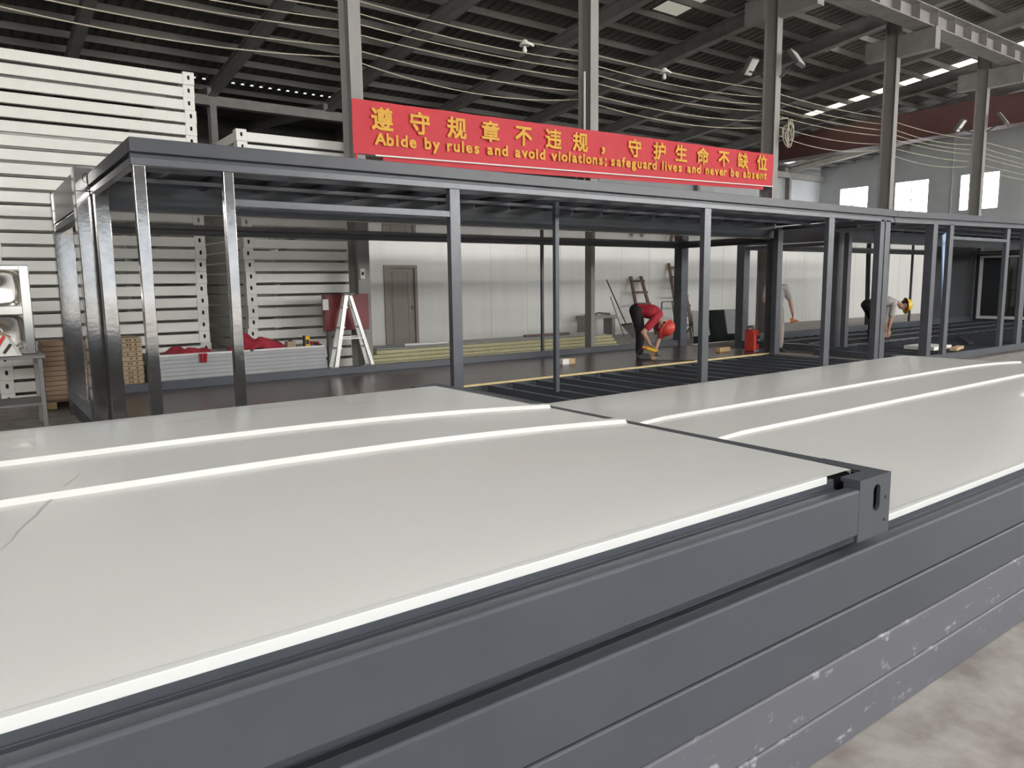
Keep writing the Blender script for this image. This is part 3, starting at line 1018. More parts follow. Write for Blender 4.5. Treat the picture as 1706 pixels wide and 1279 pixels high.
q.build('rim', M_STAIN, s, bevel=.004)
# printed leaflet carton leaning in front of the sink
c = root('printed_carton', 'white carton with red stripe lying against the sink', 'box', (.25, 9.35, .81))
q = MB()
q.add([(-.1, 9.27, .82), (.42, 9.27, .82), (.34, 9.42, 1.02), (-.1, 9.42, 1.12), (-.1, 9.33, .815), (.46, 9.33, .815), (.38, 9.47, 1.0), (-.1, 9.47, 1.1)],
      [(0, 1, 2, 3), (7, 6, 5, 4), (0, 4, 5, 1), (1, 5, 6, 2), (2, 6, 7, 3), (3, 7, 4, 0)])
q.build('carton_body', M_LAMPW, c)
def on_slope(u0, v0, u1, v1, wd):
    # strip on the sloping front face (u along X, v up the slope)
    P0 = lambda u, v: Vector((u, 9.27+.15*v-.004, .82+.24*v))
    a, b = P0(u0, v0), P0(u1, v1)
    d = (b-a).normalized()
    nrm = Vector((0, -.85, .53))
    sdv = d.cross(nrm).normalized()*wd/2
    return [a-sdv, b-sdv, b+sdv, a+sdv]
q = MB().add(on_slope(.20, .05, .32, .85, .03), [(0, 1, 2, 3)])
q.build('red_stripe', M_REDP, c)
q = MB().add(on_slope(.30, .12, .37, .5, .03), [(0, 1, 2, 3)])
q.build('black_print', M_INK, c)
tag(MB().bar((.22, 9.44, 1.06), (.36, 9.44, .98), .012, .09, (0, 0, 1)).build('cardboard_scrap', M_CARD, loc=(.3, 9.44, 1.0)), 'folded brown cardboard scrap leaning on the sink above the white carton', 'cardboard')

# flat carton stacks on pallet
pl = root('pallet', 'wooden pallet carrying the brown flat cartons by the rear post', 'pallet', (1.3, 11.0, 0))
for i in range(5):
    MB().box(.72, 1.92, 10.72+i*.15, 10.82+i*.15, .11, .13).build('deck_board', M_WOOD, pl)
for xa in (.74, 1.27, 1.80):
    MB().box(xa, xa+.10, 10.74, 11.40, .02, .11).build('stringer', M_PINE, pl)
ct = None
for si, (xa, xb, mt) in enumerate(((.73, 1.24, M_CARD), (1.33, 1.86, M_CARD2))):
    where = 'left stack' if si == 0 else 'right stack'
    for k in range(12):
        z = .131+k*.061
        r = root('flat_carton', '%s flat brown carton from the bottom in the %s on the pallet' % (ORD[k], where), 'carton', (xa, 10.74, z), 'flat cartons on the pallet')
        MB().box(xa+random.uniform(0, .012), xb-random.uniform(0, .012), 10.74+random.uniform(0, .012), 11.36, z, z+.056).build('carton_body', mt, r, bevel=.004)
        if si == 1:
            for xx in (.27, .34, .375, .44):
                if random.random() < .85:
                    MB().box(xa+xx, xa+xx+.018, 10.736, 10.7385, z+.018, z+.042).build('printed_mark', M_INK, r)
# grey sandwich panels lying flat
for k in range(11):
    z = .02+k*.053
    ox = random.uniform(-.015, .015)
    o = MB().box(1.98+ox, 4.33+ox, 10.56+random.uniform(0, .01), 11.42, z, z+.0505).build('sandwich_panel', M_PANELG, loc=(3.1, 11, z), bevel=.003)
    tag(o, 'grey sandwich panel, %s from the bottom of the low pile behind the house frame' % ORD[k], 'panel', 'grey sandwich panels in the low pile')
ZP = .02+10*.053+.051
# battens on the pile
for k, (xa, xb, yy) in enumerate(((2.0, 3.2, 10.585), (3.25, 4.3, 10.585))):
    tag(MB().bar((xa, yy, ZP+.012), (xb, yy, ZP+.012), .04, .022).build('batten', M_WHITEP, loc=(xa, yy, ZP)), 'thin pale batten on the grey panel pile, %s' % ('under the left red cloth' if k == 0 else 'near the orange tape case'), 'batten')
def cloth(name, label, cx, cy, z, sx, sy, hgt, seed, hang=None):
    random.seed(seed)
    NXc, NYc = 28, 18
    ph = [random.uniform(0, 6) for _ in range(6)]
    vs = []
    for i in range(NXc+1):
        for j in range(NYc+1):
            u, v = i/NXc*2-1, j/NYc*2-1
            e = max(0, 1-(u*u*.8+v*v*.9))
            rr = 1+.18*sin(3*math.atan2(v, u)+ph[0])
            zz = z+.006+hgt*(e**.8)*(.55+.45*sin(u*4+ph[1])*cos(v*3+ph[2]))+.02*abs(sin(u*9+ph[3]))*e
            zz = max(zz, z+.006)
            vs.append((cx+u*sx*rr, cy+v*sy*rr, zz))
    fs = [(i*(NYc+1)+j, (i+1)*(NYc+1)+j, (i+1)*(NYc+1)+j+1, i*(NYc+1)+j+1) for i in range(NXc) for j in range(NYc)]
    mb = MB().add(vs, fs)
    if hang:
        x, w, drop = hang
        y0 = 10.545
        hv, hf = [], []
        for i in range(7):
            for j in range(6):
                hv.append((x+w*(i/6-.5)*(1-.3*j/5), y0+(.12 if j == 0 else .01*sin(i*2)), z+.012-(drop*(j-1)/4 if j > 0 else 0)))
        for i in range(6):
            for j in range(5):
                hf.append((i*6+j, (i+1)*6+j, (i+1)*6+j+1, i*6+j+1))
        mb.add(hv, hf)
    o = mb.build(name, M_CLOTH, loc=(cx, cy, z), smooth=True)
    sd = o.modifiers.new('thickness', 'SOLIDIFY')
    sd.thickness = .004
    sd.offset = 1
    tag(o, label, 'cloth', 'crumpled red cloths on the panels')
cloth('crumpled_cloth', 'crumpled dark red cloth hanging over the left edge of the grey panels', 2.42, 10.86, ZP+.0, .28, .22, .11, 4, (2.56, .12, .12))
cloth('crumpled_cloth', 'taller heap of dark red cloth behind the second front post', 3.36, 10.92, ZP+.0, .36, .26, .26, 11)
# tools on the pile
g = root('tool_case', 'small tan tool case beside the taller red cloth heap', 'case', (3.88, 10.85, ZP))
MB().box(3.82, 3.95, 10.8, 10.92, ZP+.002, ZP+.09).build('case_body', M_CARD2, g, bevel=.008)
MB().box(3.85, 3.91, 10.84, 10.86, ZP+.09, ZP+.11).build('case_handle', M_INK, g)
g = root('tape_measure', 'orange and black tape measure standing on the grey panels', 'tool', (4.10, 10.75, ZP))
MB().box(4.06, 4.14, 10.72, 10.77, ZP+.002, ZP+.16).build('tool_body', M_YELP, g, bevel=.015)
MB().box(4.045, 4.07, 10.715, 10.775, ZP+.002, ZP+.17).box(4.075, 4.125, 10.712, 10.72, ZP+.04, ZP+.11).build('grip', M_INK, g, bevel=.005)
g = root('cordless_drill', 'small red cordless drill lying beside the tape measure', 'tool', (4.24, 10.78, ZP))
MB().tube([(4.17, 10.78, ZP+.055), (4.30, 10.80, ZP+.045)], [.028, .024], 10).build('tool_body', M_CLOTH, g, smooth=True)
MB().tube([(4.21, 10.78, ZP+.05), (4.25, 10.70, ZP+.03)], .018, 8).build('handle', M_INK, g, smooth=True)
MB().box(4.23, 4.29, 10.66, 10.72, ZP+.002, ZP+.04).build('battery', M_INK, g)
# aluminium stepladder
sl = root('step_ladder', 'aluminium folding stepladder standing open in front of the first column', 'ladder', (4.75, 10.62, 0))
LY0, LY1 = 10.44, 10.70
apex = 1.37
for yy, lean in ((LY0, .0), (LY1-.02, 0)):
    MB().bar((4.36, yy, 0.0), (4.66, yy+(.08 if yy < 10.6 else -.08), apex), .06, .028, (0, 1, 0)).build('front_stile', M_ALU, sl)
    MB().bar((5.10, yy, 0.0), (4.72, yy+(.08 if yy < 10.6 else -.08), apex-.02), .05, .026, (0, 1, 0)).build('rear_stile', M_ALU, sl)
for k in range(4):
    tt = .2+k*.22
    x = 4.36+.30*tt
    MB().box(x-.03, x+.05, LY0+.08*tt-.01, LY1-.02-.08*tt+.01, apex*tt-.012, apex*tt+.012).build('step', M_ALU, sl)
    x2 = 5.10-.38*tt
    MB().box(x2-.015, x2+.015, LY0+.08*tt, LY1-.02-.08*tt, apex*tt-.015, apex*tt+.015).build('brace', M_ALU, sl)
MB().box(4.60, 4.80, LY0+.06, LY1-.08, apex-.01, apex+.025).build('top_cap', M_TABLE, sl, bevel=.006)
MB().bar((4.50, LY0+.04, .71), (4.90, LY0+.04, .71), .012, .022).build('spreader', M_ALU, sl)
MB().bar((4.50, LY1-.06, .73), (4.90, LY1-.06, .73), .012, .022).build('spreader', M_ALU, sl)
# red cabinet on the column
rb = root('metal_cabinet', 'dark red flat metal cabinet in front of the first column, behind the stepladder', 'cabinet', (4.76, 10.78, 0))
MB().box(4.40, 5.12, 10.74, 10.85, .82, 1.37).build('cabinet_body', M_REDBOX, rb, bevel=.006)
MB().box(4.42, 5.10, 10.725, 10.74, .84, 1.35).build('cabinet_door', M_REDBOX, rb, bevel=.004)
MB().box(4.36, 4.45, 10.712, 10.724, 1.14, 1.30).build('paper_notice', M_LAMPW, rb)
MB().box(4.44, 4.50, 10.76, 10.83, 0, .82).build('cabinet_leg', M_TABLE, rb)
MB().box(5.02, 5.08, 10.76, 10.83, 0, .82).build('cabinet_leg', M_TABLE, rb)
sw = root('switch_box', 'small beige switch box on the first column above the stepladder', 'switch', (5.08, 10.83, 1.65))
MB().box(5.03, 5.11, 10.80, 10.85, 1.60, 1.76).build('box_body', M_TAPE, sw, bevel=.005)
MB().box(5.05, 5.09, 10.79, 10.80, 1.66, 1.71).build('lever', M_INK, sw)

# ================================================================== AGAINST THE WHITE WALL
for k in range(4):
    z = .005+k*.072
    o = MB().box(5.9+.08*k, 12.35-.05*k, 12.55+.02*k, 13.6, z, z+.066).build('insulation_slab', M_ROCK, loc=(9, 13, z), bevel=.01)
    tag(o, 'long yellow wool slab, %s from the bottom of the low pile along the white wall' % ORD[k], 'slab', 'yellow wool slabs')
ZI = .005+4*.072
tag(MB().box(6.2, 12.1, 12.72, 13.5, ZI+.001, ZI+.015).build('cover_board', M_PANELG, loc=(9, 13, ZI)), 'grey cover board lying on the yellow wool slabs', 'board')
tag(MB().box(6.95, 7.95, 13.0, 13.08, ZI+.017, ZI+.055).build('white_profile', M_WHITEP, loc=(7.4, 13.0, ZI)), 'white metal profile lying on the slabs below the door', 'profile')
tag(MB().box(10.1, 11.4, 13.2, 13.3, ZI+.017, ZI+.06).build('dark_plank', M_WOOD, loc=(10.7, 13.2, ZI)), 'dark plank lying on the slabs right of the thin stud', 'plank')
# bench with tools
b = root('metal_bench', 'grey metal bench against the white wall beside the second column', 'bench', (14.0, 15.1, 0))
MB().box(13.5, 14.65, 14.95, 15.4, .52, .60).build('bench_top', M_COLM, b, bevel=.006)
for xa in (13.52, 14.5):
    MB().box(xa, xa+.12, 15.0, 15.35, 0, .52).build('leg', M_COLM, b)
MB().box(13.6, 13.67, 15.0, 15.1, .60, .72).box(13.57, 13.71, 14.97, 15.13, .60, .63).build('vise', M_TABLE, b)
tag(MB().tube([(13.9, 15.1, .63), (14.1, 15.12, .67), (14.55, 15.15, .629)], .028, 8).build('iron_bar', M_TABLE, loc=(14.0, 15, .6)), 'bent dark iron bar on the metal bench', 'bar')
# shovel
sh = root('shovel', 'wide scoop shovel leaning on the bench, blade on the floor', 'shovel', (14.8, 14.5, 0))
MB().tube([(14.16, 14.88, 1.58), (14.62, 14.55, .32)], .018, 8).build('shaft', M_WOOD, sh, smooth=True)
q = MB()
pA = [(14.40, 14.52, .34), (14.78, 14.52, .36), (15.02, 14.25, .02), (14.55, 14.25, .0)]
q.add([Vector(p) for p in pA]+[Vector(p)+Vector((0, .035, .02)) for p in pA], [(0, 1, 2, 3), (7, 6, 5, 4), (0, 4, 5, 1), (1, 5, 6, 2), (2, 6, 7, 3), (3, 7, 4, 0)])
q.build('blade', M_TABLE, sh)
MB().bar((14.40, 14.52, .35), (14.78, 14.52, .37), .05, .05).build('socket', M_INK, sh)
tag(MB().tube([(14.72, 15.3, 1.1), (14.72, 14.75, .012)], .012, 6).build('broom_stick', M_WOOD, loc=(14.4, 15, .5)), 'thin wooden stick leaning beside the shovel', 'stick')
# wooden ladders
def wladder(label, xb, xt, wb_, wt_, zt, n_, yb=14.75, yt=15.52):
    r = root('wooden_ladder', label, 'ladder', (xb, yb, 0), 'old wooden ladders')
    for s_ in (-1, 1):
        MB().bar((xb+s_*wb_/2, yb, 0), (xt+s_*wt_/2, yt, zt), .05, .09, (1, 0, 0)).build('stile', M_WOOD, r)
    for k in range(n_):
        tt = (k+.7)/n_*.98
        x = xb+(xt-xb)*tt
        wd = wb_+(wt_-wb_)*tt
        yy, zz = yb+(yt-yb)*tt, zt*tt
        MB().bar((x-wd/2-.05, yy-.04, zz), (x+wd/2+.05, yy-.04, zz), .035, .065).build('rung', M_WOOD, r)
    return r
wladder('shorter old wooden ladder leaning on the white wall behind the red worker', 15.72, 15.95, .62, .42, 1.66, 5)
wladder('taller old wooden ladder leaning on the white wall near the dark glass', 17.35, 17.58, .62, .45, 2.05, 7)
# dark glass
gp = root('glass_panel', 'dark reflective glass sheet standing in the gap between the two house frames', 'glass', (15.1, 11.8, 0))
q = MB()
q.add([(14.02, 11.70, .02), (16.12, 11.70, .02), (16.12, 11.775, .80), (14.02, 11.775, .80), (14.02, 11.715, .015), (16.12, 11.715, .015), (16.12, 11.79, .80), (14.02, 11.79, .80)],
      [(0, 1, 2, 3), (7, 6, 5, 4), (0, 4, 5, 1), (1, 5, 6, 2), (2, 6, 7, 3), (3, 7, 4, 0)])
q.build('glass_sheet', M_GLASS, gp)
MB().bar((14.0, 11.72, .01), (16.15, 11.72, .01), .06, .02).build('bottom_profile', M_WHITEP, gp)
MB().bar((15.9, 11.81, .79), (15.95, 12.3, 0.0), .03, .03).bar((14.3, 11.81, .79), (14.25, 12.3, 0.0), .03, .03).build('rear_prop', M_TABLE, gp)

# ================================================================== SMALL THINGS INSIDE THE FRAMES
b = root('wall_socket_box', 'small white and wooden box on the brown floor beside the thin prop', 'box', (7.8, 9.1, .2))
MB().box(7.66, 7.80, 9.05, 9.18, .2005, .29).build('white_half', M_LAMPW, b, bevel=.003)
MB().box(7.80, 7.93, 9.05, 9.18, .2005, .29).build('wooden_half', M_PINE, b, bevel=.003)
tag(MB().box(11.15, 11.45, 8.70, 8.80, .2005, .285).build('timber_block', M_PINE, loc=(11.3, 8.75, .2), bevel=.004), 'pale timber offcut on the brown floor near the right corner post', 'block')
# red welding machine
wm = root('welding_machine', 'red portable welding machine half hidden behind the thick corner post', 'machine', (11.95, 8.5, .2))
WX, WY, WZm = 11.70, 8.36, .2005
q = MB().prism_x([(WY, WZm), (WY+.22, WZm), (WY+.22, WZm+.40), (WY+.04, WZm+.40), (WY, WZm+.34)], WX, WX+.16)
q.build('machine_body', M_REDP, wm, bevel=.02)
MB().box(WX+.07, WX+.155, WY-.006, WY+.002, WZm+.13, WZm+.29).build('front_panel', M_INK, wm)
MB().box(WX+.09, WX+.14, WY-.012, WY-.005, WZm+.19, WZm+.22).build('display', M_BLUE, wm)
MB().tube([(WX+.03, WY+.05, WZm+.39), (WX+.03, WY+.06, WZm+.45), (WX+.03, WY+.17, WZm+.45), (WX+.03, WY+.18, WZm+.39)], .012, 8).build('carry_handle', M_INK, wm)
MB().box(WX+.02, WX+.15, WY+.0, WY+.03, WZm-.0, WZm+.03).build('foot', M_BLUE, wm)
# things in the second frame
tag(MB().bar((15.25, 6.6, .19), (14.52, 6.4, 2.30), .16, .02, (0, 1, 0)).build('film_wrapped_profile', M_BLUE, loc=(13.6, 6.4, .2)), 'long blue-white film-wrapped profile leaning between posts of the farther frame', 'profile')
tag(MB().box(14.3, 15.0, 6.35, 6.9, .182, .25).build('plaster_board', M_TAPE, loc=(15, 6.6, .18), bevel=.004), 'cream board lying across the joists of the farther frame', 'board')
tag(MB().bar((14.6, 6.15, .20), (15.25, 6.3, .20), .12, .05).build('timber_offcut', M_PINE, loc=(15, 6.2, .2)), 'pale timber offcut in front of the cream board', 'offcut')
tag(MB().bar((16.2, 6.5, .20), (17.9, 7.4, .20), .10, .04).build('steel_angle', M_FASCIA, loc=(15, 6.5, .2)), 'long grey steel strip lying across the joists beside the cream board', 'strip')
tag(MB().bar((19.7, 10.52, .02), (19.55, 10.50, 2.25), .10, .06).build('leaning_plank', M_CRYWALL, loc=(19.6, 10.5, 0)), 'dark plank leaning on the rear of the farther frame behind the yellow-helmet worker', 'plank')
q = MB().bar((15.35, 12.9, 0), (15.15, 12.9, .98), .03, .03).bar((15.15, 12.9, .98), (14.75, 12.9, .98), .03, .03).bar((14.75, 12.9, .98), (14.65, 12.9, 0), .03, .03)
q.bar((15.35, 13.4, 0), (15.15, 13.4, .98), .03, .03).bar((15.15, 13.4, .98), (14.75, 13.4, .98), .03, .03).bar((14.75, 13.4, .98), (14.65, 13.4, 0), .03, .03).bar((15.15, 12.9, .98), (15.15, 13.4, .98), .03, .03)
tag(q.build('trestle', M_TABLE, loc=(15.1, 13.1, 0)), 'thin dark metal trestle behind the standing worker', 'trestle')

# ================================================================== PEOPLE
def capsule(bm, p0, p1, r0, r1, n=14):
    p0, p1 = Vector(p0), Vector(p1)
    d = p1-p0
    L = d.length
    d.normalize()
    a = d.cross(Vector((.3, .2, 1)))
    if a.length < 1e-3:
        a = d.cross(Vector((1, 0, 0)))
    a.normalize()
    b = d.cross(a)
    rings = []
    for k in range(5):
        t_ = pi/2*(k+1)/6
        rings.append((p0-d*r0*cos(t_), r0*sin(t_)))
    for k in range(5):
        t_ = pi/2*k/4 if False else pi/2*(1-(k)/6)
        rings.append((p1+d*r1*cos(t_), r1*sin(t_)))
    vs = [[bm.verts.new(c+(a*cos(2*pi*i/n)+b*sin(2*pi*i/n))*r_) for i in range(n)] for c, r_ in rings]
    for i in range(len(vs)-1):
        for k in range(n):
            bm.faces.new((vs[i][k], vs[i][(k+1) % n], vs[i+1][(k+1) % n], vs[i+1][k]))
    bm.faces.new(list(reversed(vs[0])))
    bm.faces.new(vs[-1])
def ellip(bm, c, ax, n=16):
    """ax: three vectors (half axes)"""
    c = Vector(c)
    A = [Vector(q) for q in ax]
    rows = []
    for i in range(1, n//2):
        th = pi*i/(n//2)
        rows.append([bm.verts.new(c+A[0]*sin(th)*cos(2*pi*k/n)+A[1]*sin(th)*sin(2*pi*k/n)+A[2]*cos(th)) for k in range(n)])
    t0, t1 = bm.verts.new(c+A[2]), bm.verts.new(c-A[2])
    for k in range(n):
        bm.faces.new((t0, rows[0][k], rows[0][(k+1) % n]))
        bm.faces.new((rows[-1][(k+1) % n], rows[-1][k], t1))
    for i in range(len(rows)-1):
        for k in range(n):
            bm.faces.new((rows[i][k], rows[i+1][k], rows[i+1][(k+1) % n], rows[i][(k+1) % n]))
def fuse(bm, name, material, voxel, origin, parent=None, smooth_it=2):
    bmesh.ops.recalc_face_normals(bm, faces=bm.faces)
    me = bpy.data.meshes.new(name+'_raw')
    for v in bm.verts:
        v.co -= origin
    bm.to_mesh(me)
    bm.free()
    ob = bpy.data.objects.new(name+'_raw', me)
    COL.objects.link(ob)
    r_ = ob.modifiers.new('r', 'REMESH')
    r_.mode = 'VOXEL'
    r_.voxel_size = voxel
    s_ = ob.modifiers.new('s', 'SMOOTH')
    s_.factor = .5
    s_.iterations = smooth_it
    dg = bpy.context.evaluated_depsgraph_get()
    me2 = bpy.data.meshes.new_from_object(ob.evaluated_get(dg))
    me2.name = name
    bpy.data.objects.remove(ob)
    bpy.data.meshes.remove(me)
    for p in me2.polygons:
        p.use_smooth = True
    me2.materials.clear()
    me2.materials.append(material)
    o = bpy.data.objects.new(name, me2)
    COL.objects.link(o)
    if parent is None:
        o.location = origin
    else:
        o.parent = parent
    return o
def lerp(a, b, t_):
    return Vector(a)*(1-t_)+Vector(b)*t_
def hand(bm, wrist, tip_dir, palm_side, thumb_dir, curl):
    """palm plus five bent fingers; palm_side is the direction the palm faces."""
    w_ = Vector(wrist)
    d = Vector(tip_dir).normalized()
    ps = Vector(palm_side)
    ps = (ps-d*ps.dot(d)).normalized()
    sd = d.cross(ps).normalized()
    if sd.dot(Vector(thumb_dir)) < 0:
        sd = -sd
    pc = w_+d*.05
    ellip(bm, pc, (sd*.042, ps*.016, d*.055), 12)
    for k, (off, L) in enumerate(((.032, .068), (.011, .078), (-.011, .072), (-.031, .056))):
        b0 = w_+d*.085+sd*off
        b1 = b0+(d*cos(curl)+ps*sin(curl))*L*.5
        b2 = b1+(d*cos(curl*2)+ps*sin(curl*2))*L*.32
        b3 = b2+(d*cos(curl*2.8)+ps*sin(curl*2.8))*L*.22
        capsule(bm, b0, b1, .0095, .009, 8)
        capsule(bm, b1, b2, .009, .0082, 8)
        capsule(bm, b2, b3, .0082, .007, 8)
    t0 = w_+d*.025+sd*.03
    t1 = t0+(sd*.75+d*.6+ps*.2).normalized()*.04
    t2 = t1+(sd*.2+d*.8+ps*.5).normalized()*.03
    capsule(bm, t0, t1, .012, .0105, 8)
    capsule(bm, t1, t2, .0105, .0085, 8)

def person(label, J, shirt, trous, helmet, sleeve=.75, long_trousers=True, hands=None):
    """J: joint positions in world space."""
    j = {k: Vector(v) for k, v in J.items() if k != 'floor'}
    org = (j['ankleL']+j['ankleR'])/2
    org.z = J['floor']
    pel, che, nek, hea = j['pelvis'], j['chest'], j['neck'], j['head']
    up = (che-pel).normalized()
    side = (j['shR']-j['shL']).normalized()
    fwd = side.cross(up) if False else up.cross(side)
    if fwd.dot(j['front']) < 0:
        fwd = -fwd
    hup = j['headup'].normalized()
    hf = j['face'].normalized()
    hf = (hf-hup*hf.dot(hup)).normalized()
    hs = hup.cross(hf).normalized()
    bm = bmesh.new()
    # torso
    ellip(bm, lerp(pel, che, .0), (side*.155, fwd*.105, up*.13))
    ellip(bm, lerp(pel, che, .45), (side*.135, fwd*.095, up*.17))
    ellip(bm, lerp(pel, che, .9), (side*.165, fwd*.11, up*.17))
    capsule(bm, lerp(che, nek, .5), nek, .07, .055)
    capsule(bm, nek, hea-hup*.05, .052, .05)
    capsule(bm, che+up*.08+(j['shL']-che)*.35, j['shL'], .07, .058)
    capsule(bm, che+up*.08+(j['shR']-che)*.35, j['shR'], .07, .058)
    # head
    ellip(bm, hea+hup*.02, (hs*.075, hf*.095, hup*.115))
    ellip(bm, hea-hup*.065+hf*.025, (hs*.055, hf*.06, hup*.055))
    ellip(bm, hea+hf*.098-hup*.015, (hs*.014, hf*.022, hup*.028), 10)
    ellip(bm, hea+hf*.083-hup*.062, (hs*.024, hf*.012, hup*.009), 10)
    for q_ in (-1, 1):
        ellip(bm, hea+hs*q_*.078-hf*.005-hup*.005, (hs*.012, hf*.02, hup*.032), 10)
    # arms
    for S_ in 'LR':
        sh_, el, wr = j['sh'+S_], j['el'+S_], j['wr'+S_]
        capsule(bm, sh_, el, .053, .041)
        capsule(bm, el, lerp(el, wr, .3), .042, .042)
        capsule(bm, lerp(el, wr, .3), wr, .042, .027)
        td, ps, th, cu = hands[S_]
        hand(bm, wr, td, ps, th, cu)
    # legs
    for S_ in 'LR':
        hp, kn, an = j['hip'+S_], j['knee'+S_], j['ankle'+S_]
        capsule(bm, hp, kn, .088, .058)
        capsule(bm, kn, lerp(kn, an, .3), .057, .058)
        capsule(bm, lerp(kn, an, .3), an, .058, .04)
        ft = j['toe'+S_]
        capsule(bm, an+Vector((0, 0, -.03)), ft, .036, .03)
    body = fuse(bm, 'person', M_SKIN, .009, org)
    tag(body, label, 'person')
    # eyes and brows as a small part
    e = MB()
    for q_ in (-1, 1):
        c_ = hea+hf*.086+hs*q_*.03+hup*.012
        e.bar(c_-hs*.012, c_+hs*.012, .012, .008, hup)
    e.build('eyes', M_HAIR, body)
    # shirt
    bm = bmesh.new()
    ellip(bm, lerp(pel, che, .12), (side*.17, fwd*.122, up*.14))
    ellip(bm, lerp(pel, che, .48), (side*.165, fwd*.118, up*.2))
    ellip(bm, lerp(pel, che, .9), (side*.185, fwd*.128, up*.18))
    for S_ in 'LR':
        sh_, el = j['sh'+S_], j['el'+S_]
        capsule(bm, che+up*.08+(sh_-che)*.35, sh_, .085, .073)
        capsule(bm, sh_, lerp(sh_, el, sleeve), .073, .066)
    capsule(bm, lerp(che, nek, .45), lerp(che, nek, .8), .085, .068)
    fuse(bm, 'shirt', shirt, .011, org, body)
    # trousers
    bm = bmesh.new()
    ellip(bm, lerp(pel, che, -.02), (side*.172, fwd*.122, up*.135))
    for S_ in 'LR':
        hp, kn, an = j['hip'+S_], j['knee'+S_], j['ankle'+S_]
        capsule(bm, hp, kn, .105, .078)
        capsule(bm, kn, lerp(kn, an, .92), .078, .062)
    fuse(bm, 'trousers', trous, .011, org, body)
    # shoes
    for S_ in 'LR':
        bm = bmesh.new()
        an, ft = j['ankle'+S_], j['toe'+S_]
        capsule(bm, an+Vector((0, 0, -.035)), ft, .045, .038)
        capsule(bm, an+Vector((0, 0, .0)), an+Vector((0, 0, -.04)), .046, .046)
        d_ = (ft-an)
        d_.z = 0
        d_.normalize()
        sdd = d_.cross(Vector((0, 0, 1)))
        mid = lerp(an, ft, .5)
        mid.z = J['floor']+.018
        ellip(bm, mid, (d_*.145, sdd*.046, Vector((0, 0, .017))), 14)
        for v in bm.verts:
            if v.co.z < J['floor']+.003:
                v.co.z = J['floor']+.003
        fuse(bm, 'shoe', M_SHOE, .009, org, body)
    # hair and helmet
    bm = bmesh.new()
    ellip(bm, hea+hup*.03-hf*.018, (hs*.08, hf*.088, hup*.112))
    fuse(bm, 'hair', M_HAIR, .01, org, body)
    if helmet:
        q = MB()
        N = 28
        rows = []
        hc = hea+hup*.045
        for i in range(9):
            th = pi/2*i/8
            rr, zz = cos(th), sin(th)
            ring = []
            for k in range(N):
                a_ = 2*pi*k/N
                bump_ = 1+.035*(abs(cos(a_)) < .25)*(rr > .2)
                ring.append(hc+hs*(.122*rr*cos(a_))+hf*(.145*rr*sin(a_))+hup*(.135*zz*bump_))
            rows.append(ring)
        vs = [p for r_ in rows for p in r_]
        fs = []
        for i in range(8):
            for k in range(N):
                fs.append((i*N+k, i*N+(k+1) % N, (i+1)*N+(k+1) % N, (i+1)*N+k))
        # brim
        o_ = len(vs)
        for k in range(N):
            a_ = 2*pi*k/N
            ext = .014+(.045 if sin(a_) > .3 else 0)*max(0, sin(a_))
            vs.append(hc+hs*((.122+ext)*cos(a_))+hf*((.145+ext)*sin(a_))-hup*.006)
        for k in range(N):
            fs.append((k, o_+k, o_+(k+1) % N, (k+1) % N))
        q.add(vs, fs)
        hl = q.build('helmet', helmet, body, smooth=True)
        sd_ = hl.modifiers.new('t', 'SOLIDIFY')
        sd_.thickness = .004
        st = MB()
        for q_ in (-1, 1):
            st.bar(hc+hs*q_*.10-hup*.005, hea-hup*.12+hf*.03+hs*q_*.02, .014, .004)
        st.build('chin_strap', M_YEL if helmet is M_REDP else M_TAPE, body)
    return body

# helper: figure axes.  Screen right on the picture = _r ; away = horizontal view direction
RT = Vector((_r.x, _r.y, 0)).normalized()
AW = Vector((_f.x, _f.y, 0)).normalized()
UP = Vector((0, 0, 1))
def at(o, r_, a_, z):
    return Vector(o)+RT*r_+AW*a_+UP*z
# 1. worker in red shirt and red helmet, bending to the right over a grinder
O = Vector((9.28, 8.92, .2))
J = dict(floor=.2, pelvis=at(O, -.05, .0, .82), chest=at(O, .18, -.07, .80), neck=at(O, .31, -.11, .67), head=at(O, .395, -.14, .545),
         headup=RT*.62-UP*.36-AW*.62, face=-UP*.85-RT*.45-AW*.1, front=-UP-RT*.1,
         shL=at(O, .30, .08, .69), shR=at(O, .19, -.28, .67), elL=at(O, .335, -.02, .40), elR=at(O, -.01, -.36, .47), wrL=at(O, .235, -.15, .13), wrR=at(O, .13, -.27, .25),
         hipL=at(O, -.07, .09, .80), hipR=at(O, -.06, -.10, .80), kneeL=at(O, .02, .11, .45), kneeR=at(O, -.02, -.14, .44),
         ankleL=at(O, .01, .12, .085), ankleR=at(O, -.03, -.13, .085), toeL=at(O, .15, .06, .04), toeR=at(O, .12, -.2, .04))
person('person in dark red shirt and red helmet bending over an orange grinder', J, M_SHIRTR, M_TROUS, M_REDP, .62,
       hands=dict(L=((-UP*.9+RT*-.3), AW*-1, -RT, .45), R=((RT*.75-UP*.6), -UP-AW*.2, -AW, .75)))
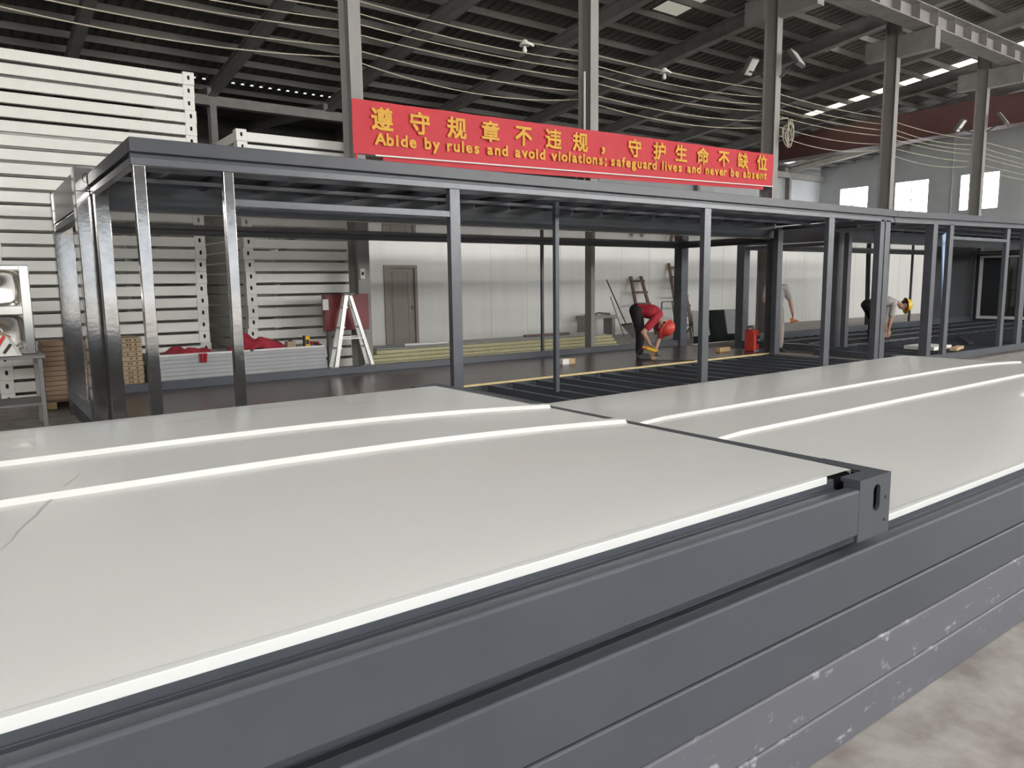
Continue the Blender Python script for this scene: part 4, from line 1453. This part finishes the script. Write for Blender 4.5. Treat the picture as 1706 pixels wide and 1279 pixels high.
# angle grinder
gr = root('angle_grinder', 'orange and yellow grinder in the red-helmet worker\'s hands', 'tool', at(O, .22, -.27, .12))
GA, GB = at(O, .07, -.27, .20), at(O, .24, -.29, .14)
MB().tube([GA, lerp(GA, GB, .5), GB], [.03, .034, .032], 12).build('motor_housing', M_YELP, gr, smooth=True)
MB().tube([at(O, -.0, -.26, .22), GA], [.026, .03], 10).build('rear_handle', M_ORANGE, gr, smooth=True)
MB().tube([at(O, .24, -.29, .15), at(O, .25, -.29, .08)], [.035, .03], 12).build('gear_head', M_TABLE, gr, smooth=True)
MB().lathe([(0, 0), (.062, 0), (.062, .006), (0, .006)], at(O, .25, -.29, .07), 'Z', 24).build('grinding_disc', M_INK, gr)
MB().tube([at(O, -.01, -.26, .22), at(O, -.1, -.3, .12), at(O, -.05, -.35, .012), at(O, .4, -.5, .012), at(O, .8, -.55, .012)], .008, 6).build('power_cord', M_INK, gr, smooth=True)
# 2. standing worker in the gap, seen past the corner post
O = Vector((13.75, 9.35, 0))
J = dict(floor=0.0, pelvis=at(O, .0, 0, .92), chest=at(O, .0, -.03, 1.22), neck=at(O, -.0, -.05, 1.44), head=at(O, -.03, -.07, 1.57),
         headup=UP, face=-AW*.6+RT*.6-UP*.5, front=-AW,
         shL=at(O, -.17, -.02, 1.36), shR=at(O, .19, -.04, 1.35), elL=at(O, -.24, -.02, 1.08), elR=at(O, .30, -.06, 1.06), wrL=at(O, -.14, -.2, .95), wrR=at(O, .34, -.12, .80),
         hipL=at(O, -.09, 0, .88), hipR=at(O, .09, 0, .88), kneeL=at(O, -.10, -.02, .48), kneeR=at(O, .13, -.03, .48),
         ankleL=at(O, -.10, .02, .085), ankleR=at(O, .15, .02, .085), toeL=at(O, -.12, -.12, .04), toeR=at(O, .18, -.12, .04))
person('person in grey shirt and pale trousers standing behind the thick corner post', J, M_SHIRTG, M_KHAKI, None, .7,
       hands=dict(L=((-AW-UP*.3), RT, UP, .5), R=((-UP*.9-AW*.2), -RT, -AW, .85)))
tl = root('hand_drill', 'orange hand tool held low by the standing worker', 'tool', at(O, .35, -.16, .70))
MB().tube([at(O, .33, -.15, .76), at(O, .335, -.17, .68)], [.018, .02], 8).build('handle', M_ORANGE, tl, smooth=True)
MB().tube([at(O, .28, -.15, .66), at(O, .40, -.19, .66)], [.035, .03], 10).build('tool_body', M_ORANGE, tl, smooth=True)
MB().tube([at(O, .40, -.19, .66), at(O, .44, -.20, .66)], [.012, .006], 8).build('chuck', M_TABLE, tl, smooth=True)
# 3. worker in grey shirt and yellow helmet bending to the right on the far joists
O = Vector((15.75, 8.62, .195))+RT*.36
J = dict(floor=.195, pelvis=at(O, -.14, .0, .76), chest=at(O, .24, -.03, .82), neck=at(O, .46, -.04, .79), head=at(O, .60, -.05, .74),
         headup=RT*.93+UP*.05, face=-UP*.95+RT*.1-AW*.1, front=-UP,
         shL=at(O, .32, .16, .76), shR=at(O, .30, -.19, .74), elL=at(O, .30, .16, .45), elR=at(O, .26, -.20, .43), wrL=at(O, .30, .06, .17), wrR=at(O, .22, -.2, .19),
         hipL=at(O, -.16, .09, .74), hipR=at(O, -.15, -.09, .74), kneeL=at(O, .02, .11, .43), kneeR=at(O, -.02, -.12, .42),
         ankleL=at(O, -.02, .12, .085), ankleR=at(O, -.06, -.12, .085), toeL=at(O, .12, .12, .04), toeR=at(O, .09, -.14, .04))
person('person in grey shirt and yellow helmet bending over the bare joists', J, M_SHIRTG, M_TROUS, M_YELP, .7,
       hands=dict(L=(-UP, -AW, RT, .4), R=(-UP+RT*.15, AW, RT, .4)))
